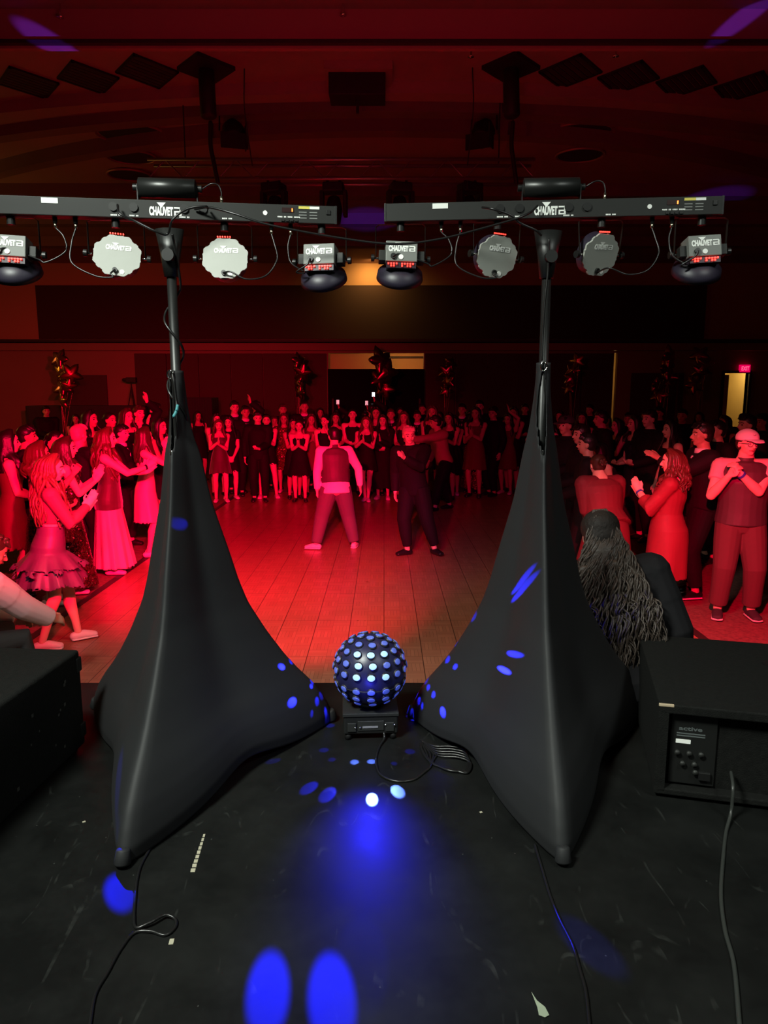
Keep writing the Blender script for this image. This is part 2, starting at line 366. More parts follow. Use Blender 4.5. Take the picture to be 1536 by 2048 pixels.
for nm, x0 in (('wall_left', -HX - .2), ('wall_right', HX)):
    struct(nm, nb(x0, x0 + .2, 3.4, 29.4, -.1, CH + .2), M_WALL)
# rooms behind the openings
M_LOBBY = mat('lobby_wall', (.62, .42, .22), .8); M_LOBBYY = mat('lobby_wall_yellow', (.55, .45, .20), .8)
struct('wall_corridor_back', nb(-4, 4, 28, 28.1, 0, 4.4), M_LOBBY)
struct('wall_corridor_left', nb(-4.1, -4, 25.2, 28.1, 0, 4.4), M_LOBBY)
struct('wall_corridor_right', nb(4, 4.1, 25.2, 28.1, 0, 4.4), M_LOBBY)
struct('ceiling_corridor', nb(-4.1, 4.1, 25.21, 28.1, 3.84, 3.9), M_LOBBY)
struct('trim_14', nb(.16, .24, 27.9, 27.999, 0, 3.45), M_TRIM)
struct('trim_15', nb(.24, 3.9, 27.9, 27.999, 3.38, 3.45), M_TRIM)
struct('wall_lobby_back', nb(6.5, 13.9, 28, 28.1, 0, 3.6), M_LOBBYY)
struct('wall_lobby_side', nb(9.6, 9.7, 25.21, 28, 0, 3.6), M_LOBBYY)
struct('wall_lobby_right', nb(13.1, 13.2, 25.21, 28, 0, 3.6), M_LOBBYY)
struct('ceiling_lobby', nb(6.5, 13.9, 25.21, 28.1, 3.61, 3.7), M_LOBBYY)
bm = bmesh.new(); a, b = ops[2][0], ops[2][1]
box(bm, a - .08, a, 24.92, 25.2, 0, zE + .08); box(bm, b, b + .08, 24.92, 25.2, 0, zE + .08); box(bm, a, b, 24.92, 25.2, zE, zE + .08)
struct('trim_16', bm, M_TRIM)
struct('door_6', nb(a + .06, a + .30, 25.25, 25.31, 0, zE - .05), M_LOBBYY)
# lamp bulb in the corridor + smoke-stained globe fixture
def ceiling_fix(x, y, z, label, m, r=.07):
    t = empty('ceiling_lamp', (x, y, z), 0, label, 'lamp')
    part('lamp_shade', ell(bmesh.new(), (0, 0, -.06), (r, r, r * .8)), m, t)
    part('base', cyl(bmesh.new(), (0, 0, -.03), (0, 0, .02), .05), M_TRIM, t)
ceiling_fix(.62, 26.2, 3.815, 'small glowing bulb on the ceiling behind the centre doorway', mat('bulb', (1, .8, .5), .5, emit=(1, .72, .35), es=9), .055)
ceiling_fix(-.25, 26.4, 3.815, 'unlit frosted ceiling lamp behind the centre doorway', mat('frosted', (.5, .46, .42), .4), .2)
# ================================================================ LIGHT STANDS, BARS, COVERS
M_SPANDEX = mat('spandex', (.0155, .0160, .0170), .62, spec=.25, var=.05, vscale=3)
M_METALBLK = mat('black_metal', (.009, .0095, .009), .42)
M_BARMET = mat('bar_metal', (.016, .017, .0155), .55, spec=.35)
M_CABLE = mat('black_cable', (.008, .008, .008), .32)
M_PLATE = mat('grey_plate', (.36, .375, .34), .5, metal=.0, bump=.04, bscale=40)
M_BOXG = mat('grey_box', (.17, .18, .165), .5, metal=.0)
M_WHITE = mat('print_white', (.9, .92, .88), .5, emit=(.9, .92, .88), es=.0)
M_CHROME = mat('chrome', (.75, .75, .72), .15, metal=1)
M_BRASS = mat('connector_metal', (.75, .68, .5), .25, metal=1)
M_LEDR = mat('led_red', (.3, 0, 0), .4, emit=(1, .03, .02), es=5)
M_LEDO = mat('led_orange', (.3, .05, 0), .4, emit=(1, .12, .02), es=7)
M_LEDB = mat('led_bank_blue', (.02, .02, .2), .4, emit=(.05, .05, 1), es=1.2)
M_REDLENS = mat('red_lens', (.3, 0, .02), .4, emit=(1, .0, .06), es=2.5)
M_HOOD = mat('hood_black', (.02, .016, .03), .45)
M_YEL = mat('label_yellow', (.75, .65, .12), .5)
M_TEAL = mat('tape_teal', (.04, .22, .24), .5)

def text_mesh(s, w, h, off=.0, shear=0):
    """lettering as a mesh, scaled to w x h, centred, in the local XZ plane facing -Y"""
    c = bpy.data.curves.new('t', 'FONT'); c.body = s; c.offset = off; c.extrude = .01; c.shear = shear; c.align_x = 'CENTER'
    o = bpy.data.objects.new('t', c); COL.objects.link(o)
    dg = bpy.context.evaluated_depsgraph_get(); me = bpy.data.meshes.new_from_object(o.evaluated_get(dg))
    bpy.data.objects.remove(o); bpy.data.curves.remove(c)
    xs = [v.co.x for v in me.vertices]; ys = [v.co.y for v in me.vertices]
    cx, cy = (min(xs) + max(xs)) / 2, (min(ys) + max(ys)) / 2
    sx, sy = w / (max(xs) - min(xs)), h / (max(ys) - min(ys))
    for v in me.vertices: v.co = Vector(((v.co.x - cx) * sx, -.0006 if v.co.z > 0 else .0004, (v.co.y - cy) * sy))
    return me
def add_mesh(bm, me, M=Matrix.Identity(4)):
    me.transform(M); bm.from_mesh(me); bpy.data.meshes.remove(me)
def logo_bm(w, h, M=Matrix.Identity(4)):
    """condensed bold word, wedge above it and a rounded two-stroke mark after it"""
    bm = bmesh.new()
    add_mesh(bm, text_mesh('CHAUVET', w * .74, h, .055), M @ Matrix.Translation((-w * .13, 0, 0)))
    def poly(pts):
        fs = [bm.verts.new(M @ Vector((x, -.0007, z))) for x, z in pts]; bm.faces.new(fs)
    poly([(-w * .26, h * .95), (w * .02, h * .95), (-w * .12, h * .35)])
    x0 = w * .27
    def st(x, z, a, b): poly([(x, z), (x + a, z), (x + a, z + b), (x, z + b)])
    u = w * .23
    st(x0, h * .32, u * .9, h * .16); st(x0 + u * .75, h * -.02, u * .25, h * .4); st(x0, -h * .10, u * .9, h * .16)
    st(x0, -h * .46, u, h * .16); st(x0 + u * .75, -h * .40, u * .25, h * .32); st(x0, -h * .30, u * .22, h * .22)
    return bm
def scallop(rx, rz, y0, y1, n=8, M=Matrix.Identity(4)):
    bm = bmesh.new(); N = 96; r0, r1 = [], []
    for k in range(N):
        a = 2 * math.pi * k / N; seg = 2 * math.pi / n; q = ((a + seg / 2) % seg) - seg / 2
        oc = math.cos(seg / 2) / math.cos(q)                        # octagon
        f = oc * (1 + .022 * (1 if (k // 3) % 2 else -1) * (1 if abs(math.sin(2 * a)) > .35 else 0))
        x, z = rx * f * math.cos(a), rz * f * math.sin(a)
        r0.append(bm.verts.new(M @ Vector((x, y0, z)))); r1.append(bm.verts.new(M @ Vector((x, y1, z))))
    for k in range(N): bm.faces.new((r0[k], r0[(k + 1) % N], r1[(k + 1) % N], r1[k]))
    bm.faces.new(r0[::-1]); bm.faces.new(r1)
    return bm
def whip(name, pts, par, r=.0032, m=None): return cable(name, pts, r, m or M_CABLE, par)

def par_can(bar, x, kind, yaw, pitch, drop=.125, roll=0):
    """one par can of the bar; local -Y looks back at the stage"""
    c = Vector((x, 0, -.032 - drop)); RM = Matrix.Translation(c) @ Matrix.Rotation(yaw, 4, 'Z') @ Matrix.Rotation(pitch, 4, 'X') @ Matrix.Rotation(roll, 4, 'Y')
    if kind == 'plate':
        o = part('par_can', scallop(.088, .078, -.004, .004, M=RM), M_PLATE, bar, smooth=False)
        bm = cyl(bmesh.new(), RM @ Vector((0, .006, 0)), RM @ Vector((0, .046, 0)), .074, 32)
        part('housing', bm, M_HOOD, o, smooth=False)
        part('lens', cyl(bmesh.new(), RM @ Vector((0, .044, 0)), RM @ Vector((0, .0475, 0)), .066, 32), M_REDLENS, o, smooth=False)
        part('logo', logo_bm(.088, .018, RM @ Matrix.Translation((.004, -.0045, .028))), M_WHITE, o, smooth=False, recalc=False)
        bm = bmesh.new()
        for k in range(6): box(bm, -.030 + k * .009, -.026 + k * .009, -.0035, .002, .0775, .082, M=RM)
        part('display_glow', bm, M_LEDR, o, smooth=False)
        part('sticker', cyl(bmesh.new(), RM @ Vector((.020, -.0055, -.058)), RM @ Vector((.020, -.004, -.058)), .0085, 20), M_WHITE, o, smooth=False)
        part('cable_gland', cyl(bmesh.new(), RM @ Vector((-.004, -.012, -.054)), RM @ Vector((-.004, .001, -.054)), .009, 20), M_METALBLK, o, smooth=False)
        wx_ = .088
        out = RM @ Vector((-.004, -.014, -.056))
    else:
        bm = bmesh.new(); box(bm, -.058, .058, -.050, .030, -.026, .048, .003, RM)
        o = part('par_can', bm, M_BOXG, bar, smooth=False)
        # shallow barrel and wide rim beyond the box, tipped towards the floor
        RT = RM @ Matrix.Translation((0, .035, -.052)) @ Matrix.Rotation(R(-46), 4, 'X')
        bm = bmesh.new(); tube(bm, [RT @ Vector((0, -.040, 0)), RT @ Vector((0, -.012, 0)), RT @ Vector((0, .012, 0))], [(.052, .052), (.084, .084), (.088, .088)], 40, RT.to_3x3() @ Vector((1, 0, 0)), dome=False)
        part('hood', bm, M_HOOD, o)
        part('lens', cyl(bmesh.new(), RT @ Vector((0, .0125, 0)), RT @ Vector((0, .016, 0)), .080, 36), M_REDLENS if kind == 'red' else M_LEDB, o, smooth=False)
        part('logo', logo_bm(.098, .022, RM @ Matrix.Translation((.001, -.0505, .020))), M_WHITE, o, smooth=False, recalc=False)
        bm = bmesh.new()
        for k in range(10):
            if k == 4: continue
            box(bm, -.050 + k * .010, -.0445 + k * .010, -.050, -.045, -.036, -.031, M=RM)
            if k % 3: box(bm, -.050 + k * .010, -.0445 + k * .010, -.050, -.045, -.044, -.039, M=RM)
        part('display_glow', bm, M_LEDR, o, smooth=False)
        part('vent_tray', box(bmesh.new(), -.054, .054, -.044, .02, -.048, -.028, M=RM), M_HOOD, o, smooth=False)
        part('sticker', cyl(bmesh.new(), RM @ Vector((-.002, -.0525, -.010)), RM @ Vector((-.002, -.0505, -.010)), .009, 20), M_WHITE, o, smooth=False)
        part('cable_gland', cyl(bmesh.new(), RM @ Vector((-.030, -.058, -.008)), RM @ Vector((-.030, -.050, -.008)), .010, 20), M_METALBLK, o, smooth=False)
        bm = bmesh.new(); part('side_block', box(bm, -.082, -.058, -.030, .020, -.018, .020, .002, RM), M_BARMET, o, smooth=False); part('side_block', nb(.062, .086, -.030, .020, -.018, .020, .002, RM), M_BARMET, o, smooth=False)
        wx_ = .082
        out = RM @ Vector((-.030, -.060, -.010))
    for s in (-1, 1):
        kx = s * (wx_ + .012)
        a, b = RM @ Vector((s * wx_, .004, 0)), RM @ Vector((kx + s * .004, .004, 0))
        part('bolt', cyl(bmesh.new(), a, b, .004, 12, hint=Vector((0, 0, 1))), M_CHROME, o)
        part('knob', cyl(bmesh.new(), b, b + (b - a).normalized() * .012, .013, 16, hint=Vector((0, 0, 1))), M_METALBLK, o, smooth=False)
    l, r = RM @ Vector((-(wx_ + .010), .004, 0)), RM @ Vector((wx_ + .010, .004, 0))
    top = -.033
    pts = [l, Vector((l.x, l.y * .3, top - .012)), Vector((l.x + .012, 0, top - .003)), Vector((r.x - .012, 0, top - .003)), Vector((r.x, r.y * .3, top - .012)), r]
    bm = bmesh.new(); tube(bm, pts, [(.009, .0018)] * 6, 8, Vector((0, 1, 0)), dome=False)
    part('bracket', bm, M_METALBLK, o, smooth=False)
    part('clamp_knob', cyl(bmesh.new(), Vector((c.x, 0, top)), Vector((c.x, 0, top - .028)), .014, 16), M_METALBLK, o, smooth=False)
    return o, out

def light_bar(loc, yaw, cans, label, roll=0):
    t = empty('light_bar', loc, yaw, label, 'stage light', 'light bars on the two stands')
    t.rotation_euler.y = roll
    part('bar_housing', nb(-.598, .598, -.030, .030, -.031, .031, .002), M_BARMET, t, smooth=False)
    for s in (-1, 1): part('end_cap', nb(s * .600 - .004, s * .600 + .004, -.031, .031, -.032, .032, .001), M_METALBLK, t, smooth=False)
    part('logo', logo_bm(.112, .031, Matrix.Translation((-.006, -.0305, -.006))), M_WHITE, t, smooth=False, recalc=False)
    def lab(name, x, z, w, h, m): part(name, nb(x - w / 2, x + w / 2, -.0312, -.030, z - h / 2, z + h / 2), m, t, smooth=False)
    lab('sticker', -.400, .018, .056, .018, M_WHITE); lab('label_strip', .485, .022, .040, .009, M_YEL); lab('label_strip', .522, .022, .036, .009, M_WHITE)
    for k in range(6): lab('spec_print', .480 + (k % 2) * .038, .006 - (k // 2) * .010, .028, .0035, mat('print_grey', (.22, .23, .22), .6))
    bm = bmesh.new()
    for x, s in ((-.115, '.... ..'), (.210, '.... ...'), (-.175, '..... ...'), (.06, '..... ..'), (.43, '.... .. .... .....')):
        [box(bm, x + (k - len(s) / 2) * .0045, x + (k - len(s) / 2) * .0045 + .0034, -.0314, -.0302, (-.024 if x != .43 else -.012) - .0024, (-.024 if x != .43 else -.012) + .0024) for k in range(len(s)) if s[k] != ' ']
    part('print', bm, M_WHITE, t, smooth=False, recalc=False)
    bm = bmesh.new()
    for k in range(4): box(bm, .402 + k * .016, .414 + k * .016, -.034, -.030, -.027, -.020)
    part('button', bm, M_METALBLK, t, smooth=False)
    part('display', nb(.405, .448, -.0315, -.030, .004, .020), mat('display_dark', (.03, .012, .012), .3), t, smooth=False)
    bm = bmesh.new(); add_mesh(bm, text_mesh('1', .004, .011, .02), Matrix.Translation((.442, -.032, .012)))
    part('display_digit', bm, M_LEDO, t, smooth=False, recalc=False)
    part('round_mark', cyl(bmesh.new(), (.345, -.0312, .0), (.345, -.030, .0), .008, 20), M_WHITE, t, smooth=False)
    for x in (-.185, -.115, .06, .125):
        part('socket', cyl(bmesh.new(), (x, -.036, .004), (x, -.030, .004), .015, 20), M_METALBLK, t, smooth=False)
    part('socket', nb(.565, .580, -.034, -.03, .0, .016, .001), M_METALBLK, t, smooth=False)
    outs = []
    for x, kind, yw, pt, rl in cans: outs.append(par_can(t, x, kind, yw, pt, roll=rl)[1])
    # short whips from the sockets under the bar to each can
    heads = [-.395, -.325, .365, .435]
    order = [0, 1, 2, 3]
    for hx, (i) in zip(heads, (0, 1, 2, 3)):
        bm = cyl(bmesh.new(), (hx, .0, -.031), (hx, 0, -.052), .008, 12); part('plug', bm, M_METALBLK, t)
        part('connector', cyl(bmesh.new(), (hx, 0, -.052), (hx, 0, -.066), .006, 12), M_BRASS, t)
    o = outs
    whip('whip_cable', [(heads[0], 0, -.066), (heads[0] + .03, -.01, -.10), (heads[0] + .035, -.02, -.15), (heads[0] - .03, -.03, -.19), (o[0].x + .12, -.03, -.18), (o[0].x + .03, -.045, -.15), o[0]], t)
    whip('whip_cable', [(heads[1], 0, -.066), (heads[1] - .015, -.01, -.12), (heads[1] - .012, -.03, -.19), (heads[1] + .07, -.045, -.235), (heads[1] + .13, -.045, -.238), (o[1].x - .01, -.04, -.225), o[1]], t)
    whip('whip_cable', [(heads[2], 0, -.066), (heads[2] - .01, -.01, -.10), (heads[2] - .04, -.03, -.14), (o[2].x + .06, -.05, -.20), (o[2].x + .02, -.045, -.225), o[2]] if kind_whip[0] else
         [(heads[2], 0, -.066), (heads[2] + .01, -.01, -.10), (heads[2] + .02, -.03, -.16), (heads[2] - .02, -.045, -.22), (heads[2] - .09, -.05, -.235), (o[2].x + .03, -.04, -.21), o[2]], t)
    whip('whip_cable', [(heads[3], 0, -.066), (heads[3] - .01, -.01, -.11), (heads[3] + .0, -.03, -.17), (heads[3] + .05, -.04, -.205), (o[3].x - .05, -.045, -.205), (o[3].x - .01, -.06, -.18), o[3]], t)
    return t
kind_whip = [1]
def wash_tube(loc, yaw, label):
    t = empty('wash_light', loc, yaw, label, 'stage light', 'tube lights on the bars')
    part('housing', tube(bmesh.new(), [(-.098, 0, .045), (.098, 0, .045)], .034, 28, Vector((0, 1, 0)), domek=.12), mat('tube_black', (.016, .017, .016), .35, metal=.3), t)
    part('window', nb(-.09, .09, .0, .030, .020, .045), M_HOOD, t, smooth=False)
    for s in (-1, 1):
        part('bracket', nb(s * .104 - .002, s * .104 + .002, -.012, .012, -.002, .055), M_METALBLK, t, smooth=False)
        part('knob', cyl(bmesh.new(), (s * .106, 0, .045), (s * .120, 0, .045), .013, 16, hint=Vector((0, 1, 0))), M_METALBLK, t, smooth=False)
    whip('lead', [(.12, 0, .045), (.155, -.01, .062), (.180, -.01, .058), (.190, -.012, .035), (.190, -.012, .014)], t, .0028)
    part('connector', cyl(bmesh.new(), (.190, -.012, .020), (.190, -.012, -.004), .006, 12), M_BRASS, t)
    return t

def stand(cx, cy, feet, apex_z, top_z, label, lean=(0, 0)):
    t = empty('light_stand', (cx, cy, STAGE), 0, label, 'light stand', 'tripod stands under fabric covers')
    part('pole', tube(bmesh.new(), [(0, 0, .12), (lean[0] * .5, lean[1] * .5, 1.1), (lean[0], lean[1], top_z - STAGE - .10)], [(.019, .019), (.019, .019), (.017, .017)], 20, dome=False), M_METALBLK, t)
    part('head_clamp', tube(bmesh.new(), [(lean[0], lean[1], top_z - STAGE - .20), (lean[0], lean[1], top_z - STAGE - .12), (lean[0], lean[1], top_z - STAGE - .035)], [(.026, .026), (.036, .034), (.052, .036)], 20, dome=False), M_METALBLK, t)
    part('tilt_knob', cyl(bmesh.new(), (lean[0] + .004, -.030, top_z - STAGE - .13), (lean[0] + .004, -.055, top_z - STAGE - .13), .022, 18), M_METALBLK, t, smooth=False)
    part('collar', cyl(bmesh.new(), (0, 0, .75), (0, 0, .82), .030, 20), M_METALBLK, t)
    for f in feet:
        d = Vector((f[0] - cx, f[1] - cy, 0))
        lg = part('leg', tube(bmesh.new(), [(0, 0, .74) , d * .94 + Vector((0, 0, .035))], [(.012, .012), (.012, .012)], 10), M_METALBLK, t)
        part('rubber_foot', tube(bmesh.new(), [d * .93 + Vector((0, 0, .036)), d * .95 + Vector((0, 0, .019))], [(.017, .017), (.018, .018)], 12), M_BLACK, lg)
        part('brace', tube(bmesh.new(), [(0, 0, .15), d * .5 + Vector((0, 0, .36))], [(.006, .006), (.006, .006)], 8), M_METALBLK, t)
    return t

PROF = [(0.000, 1.0), (0.0, 0)]
def cover(cx, cy, feet, label, apex_h, slit, lean=(0, 0)):
    """stretch cover: three rounded ridges run from the pole down to the feet, the panels bow inwards between them"""
    # ridge profile (height above the stage, share of the foot distance)
    prof = [(apex_h, .044), (apex_h - .06, .050), (apex_h - .12, .058), (apex_h - .24, .085), (1.22, .125), (1.03, .185), (.82, .29), (.70, .345), (.60, .405), (.46, .535), (.35, .655), (.28, .745), (.215, .84), (.15, .92), (.10, .965), (.05, 1.0), (.006, .995)]
    dirs = []
    for f in feet:
        d = Vector((f[0] - cx, f[1] - cy)); dirs.append((math.atan2(d.y, d.x), d.length))
    dirs.sort(); NS = 26; bm = bmesh.new(); cols = []
    for i in range(3):
        a0, l0 = dirs[i]; a1, l1 = dirs[(i + 1) % 3]
        if a1 < a0: a1 += 2 * math.pi
        for k in range(NS):
            q = k / NS; g = .5 - .5 * math.cos(math.pi * q); q = .45 * q + .55 * (q ** 1.0)          # spacing
            q = (q - .5); q = .5 + math.copysign((abs(q) * 2) ** .75 / 2, q)                        # crowd columns at the ridges
            an = a0 + (a1 - a0) * q; col = []
            u = min(q, 1 - q) * (a1 - a0)                                                           # angle from the nearer ridge
            A = (a1 - a0) / 2
            for j in range(len(prof) * 3 - 2):
                s = j / 3; j0 = int(s); fr = s - j0; j1 = min(j0 + 1, len(prof) - 1)
                h = prof[j0][0] * (1 - fr) + prof[j1][0] * fr; r = prof[j0][1] * (1 - fr) + prof[j1][1] * fr
                lf = l0 * (1 - q) + l1 * q
                hemlift = .055 * math.sin(math.pi * q) ** 2
                chord = math.cos(A) / math.cos(A - u)
                round_ = .030 + .012 / max(.1, r)                                                    # rounding of the ridge
                sag = 1 - .13 * math.sin(math.pi * q) ** 2 * (1 if r > .2 else r / .2)
                rr = r * lf * chord * sag
                # soften the ridge: smooth maximum cap
                rc = r * lf * (1 - .018)
                rr = rr if rr < rc else rc + (rr - rc) * .3
                rr = max(rr, .026)
                if h < .3: h = .006 + (h - .006) * (1 - 0) + hemlift * (1 - (h - .006) / .294)
                k_up = h / 1.9
                col.append(bm.verts.new((math.cos(an) * rr + lean[0] * k_up, math.sin(an) * rr + lean[1] * k_up, h)))
            cols.append((an, col))
    n = len(cols); nr = len(cols[0][1])
    for i in range(n):
        c0, c1 = cols[i][1], cols[(i + 1) % n][1]; am = cols[i][0]
        for j in range(nr - 1):
            m_ = (c0[j].co + c1[j + 1].co) / 2
            if m_.y < lean[1] * .7 - .004 and slit[1] < m_.z < slit[0]:
                q = (m_.z - slit[1]) / (slit[0] - slit[1]); wdt = .017 * math.sin(math.pi * min(1, q * .88 + .08)) ** .8
                if abs(m_.x - lean[0] * m_.z / 1.9 - slit[2]) < wdt: continue
            bm.faces.new((c0[j], c0[j + 1], c1[j + 1], c1[j]))
    bmesh.ops.delete(bm, geom=[v for v in bm.verts if not v.link_faces], context='VERTS')
    t = empty('stand_cover', (cx, cy, STAGE), 0, label, 'fabric cover', 'stretch covers of the two stands')
    c = part('fabric', bm, M_SPANDEX, t)
    md = c.modifiers.new('smooth', 'SUBSURF'); md.levels = 1; md.render_levels = 1
    so = c.modifiers.new('cloth', 'SOLIDIFY'); so.thickness = .003; so.offset = 0
    for f in feet:   # stitched foot pocket
        d = Vector((f[0] - cx, f[1] - cy, 0))
        part('foot_pocket', tube(bmesh.new(), [d * .95 + Vector((0, 0, .05)), d * .965 + Vector((0, 0, .014))], [(.022, .022), (.026, .026)], 16, domek=.4), M_SPANDEX, t)
    # ring of the zip puller at the apex
    bm = bmesh.new()
    rg = [Vector((lean[0] + slit[2] + .016 * math.cos(a) * .7, -.034, apex_h - .015 + .016 * math.sin(a))) for a in [2 * math.pi * k / 16 for k in range(17)]]
    tube(bm, rg, .0028, 8, dome=False); part('steel_ring', bm, M_CHROME, t)
    bm = bmesh.new(); tube(bm, [(lean[0] * .75 + slit[2], -.060, slit[1] + .015), (lean[0] * .75 + slit[2], -.068, slit[1] - .03)], [(.007, .003), (.004, .002)], 8); part('zip_pull', bm, M_CHROME, t)
    return t
LC = (-.775, 2.75); RC = (.60, 2.78)
LF = [(-1.36, 3.19), (-.215, 3.06), (-.81, 2.01)]
RF = [(.11, 3.10), (1.23, 3.20), (.555, 2.02)]
stand(*LC, LF, 2.2, 2.715, 'black tripod light stand inside the left fabric cover, spiral cable on its pole')
stand(*RC, RF, 2.2, 2.715, 'black tripod light stand inside the right fabric cover, bare upper pole')
cover(*LC, LF, 'black stretch fabric cover on the left light stand, beside the lit ball', 1.53, (1.49, 1.22, -.012))
cover(*RC, RF, 'black stretch fabric cover on the right light stand, in front of the long curly hair', 1.56, (1.53, 1.22, -.006))
kind_whip[0] = 0
light_bar((-.775, 2.75, 2.742), R(6), [(-.545, 'red', R(2), R(-8), R(2)), (-.187, 'plate', R(4), R(-10), R(4)), (.196, 'plate', R(-5), R(-10), R(0)), (.548, 'red', R(-14), R(-8), R(-1))],
          'left light bar with four par cans, two with pale grey back plates', R(.4))
kind_whip[0] = 0
light_bar((.605, 2.78, 2.752), R(-3.5), [(-.545, 'blue', R(6), R(-8), R(2)), (-.190, 'plate', R(28), R(16), R(2)), (.185, 'plate', R(34), R(20), R(-4)), (.54, 'red', R(2), R(-8), R(-3))],
          'right light bar with four par cans, its two middle back plates dark', R(-.4))
wash_tube((-.775, 2.75, 2.776), R(6), 'black tube light fixed on top of the left light bar')
wash_tube((.605, 2.78, 2.786), R(-3.5), 'black tube light fixed on top of the right light bar')

# loose cables between the bars and down the poles
def top(o, l, c='cable', g=None): return tag(o, l, c, g)
P = lambda px, py, y: on_y(px, py, y)
top(cable('power_cable', [P(390, 418, 2.72), P(420, 415, 2.69), P(470, 428, 2.66), P(540, 450, 2.66), P(680, 476, 2.68), P(790, 488, 2.68), P(880, 478, 2.68), P(960, 458, 2.68), P(1030, 438, 2.68), P(1060, 425, 2.70), P(1075, 412, 2.73)], .0042, M_CABLE),
    'long thin black cable sagging between the left and right light bars')
top(cable('power_cable', [P(235, 410, 2.68), P(240, 428, 2.65), P(270, 442, 2.66), P(310, 462, 2.66), P(335, 468, 2.68), P(345, 440, 2.66), P(375, 418, 2.67), P(410, 413, 2.68), P(416, 417, 2.72)], .0042, M_CABLE),
    'black cable looping across the middle of the left light bar')
top(cable('power_cable', [P(965, 415, 2.72), P(985, 418, 2.68), P(1020, 430, 2.68), P(1040, 446, 2.69), P(1070, 460, 2.70), P(1082, 470, 2.71)], .0042, M_CABLE),
    'black cable hanging from the right light bar to its stand head')
pts = [P(345, 470, 2.70)]
for k in range(26):
    a = k * .95; z = 2.50 - k * .037; pts.append(Vector((-.775 + .032 * math.cos(a), 2.75 + .030 * math.sin(a) - .004, z)))
pts += [P(345, 760, 2.69), P(352, 800, 2.68), P(354, 820, 2.67), P(346, 835, 2.665)]
top(cable('power_cable', pts, .0045, M_CABLE, n=5), 'black cable spiralling down the left stand pole')
top(cable('tape_wrap', [P(355, 812, 2.668), P(353, 822, 2.664), P(348, 832, 2.660)], .0062, M_TEAL), 'teal tape wrapped around the cable at the slit of the left cover', 'tape')
top(cable('power_cable', [P(1098, 480, 2.74), P(1096, 540, 2.745), P(1090, 600, 2.745), P(1086, 660, 2.745), P(1084, 720, 2.74)], .0042, M_CABLE), 'black cable hanging straight beside the right stand pole')
# floor cables
S = lambda px, py, h=.0045: on_z(px, py, STAGE + h)
top(cable('power_cable', [S(312, 1672), S(298, 1700), S(281, 1732), S(273, 1765), S(270, 1800), S(268, 1830), S(272, 1855, .006), S(300, 1845, .013), S(330, 1830, .012), S(350, 1838, .006), S(350, 1855), S(330, 1870), S(300, 1862, .006), S(268, 1866), S(240, 1900), S(215, 1945), S(190, 1990), S(178, 2060)], .0045, M_CABLE),
    'black cable with a small loop running from the left cover to the front')
top(cable('power_cable', [S(1070, 1690), S(1082, 1730), S(1100, 1790), S(1120, 1840), S(1145, 1890), S(1160, 1940), S(1172, 1985), S(1180, 2060)], .0045, M_CABLE),
    'black cable running straight from the right cover foot to the front')
top(cable('power_cable', [S(768, 1466, .03), S(768, 1478, .012), S(758, 1495), S(752, 1520), S(760, 1548), S(790, 1562), S(825, 1560), S(848, 1545), S(862, 1530), S(850, 1510), S(842, 1495)], .0048, M_CABLE),
    'black cable making a wide loop on the floor behind the lit ball')
coil = []
for k in range(5):
    dx, dy = k * 7, k * 3
    coil += [S(842 + dx * .3, 1480 + k * 3), S(868 + dx * .3, 1492 + dy * 1.6), S(902 + dx * .5, 1493 + dy * 1.8, .012), S(930 + dx * .4, 1502 + dy * 2, .008), S(934, 1538 + k * 2, .006), S(900, 1541 - k, .009), S(862 + k, 1524 + k, .006), S(846 + dx, 1505 + k)]
top(cable('power_cable', coil, .0042, M_CABLE), 'black cable coiled in loose loops beside the right fabric cover')
top(cable('power_cable', [on_y(1462, 1545, 2.38), on_y(1466, 1575, 2.30), on_z(1462, 1625, STAGE + .03), S(1452, 1665), S(1446, 1720), S(1442, 1790), S(1450, 1860), S(1468, 1930), S(1480, 2060)], .006, mat('grey_cable', (.03, .033, .03), .4)),
    'dark grey cable running from the black subwoofer across the stage')

# ================================================================ ROTATING LED BALL
M_BALL = mat('ball_shell', (.014, .014, .055), .38); M_LENS = mat('ball_lens', (.10, .14, .45), .15, emit=(.08, .14, 1), es=.26)
M_LENSHOT = mat('ball_lens_hot', (.3, .5, .7), .15, emit=(.32, .55, 1), es=.8); M_LENSRIM = mat('lens_rim', (.02, .02, .03), .4)
t = empty('effect_light', (BALL.x, BALL.y, STAGE), R(3), 'blue-lit rotating ball light with many round lenses on a black base', 'stage light')
bc = Vector((0, 0, .285)); bm = bmesh.new(); bmesh.ops.create_uvsphere(bm, u_segments=48, v_segments=32, radius=BALL_R - .008)
for v in bm.verts: v.co += bc
ball = part('ball_shell', bm, M_BALL, t)
part('seam_ring', tube(bmesh.new(), [bc + Vector((math.cos(a) * .152, math.sin(a) * .152, -.042)) for a in [2 * math.pi * k / 48 for k in range(49)]], .0022, 6, Vector((0, 0, 1)), dome=False), M_METALBLK, ball)
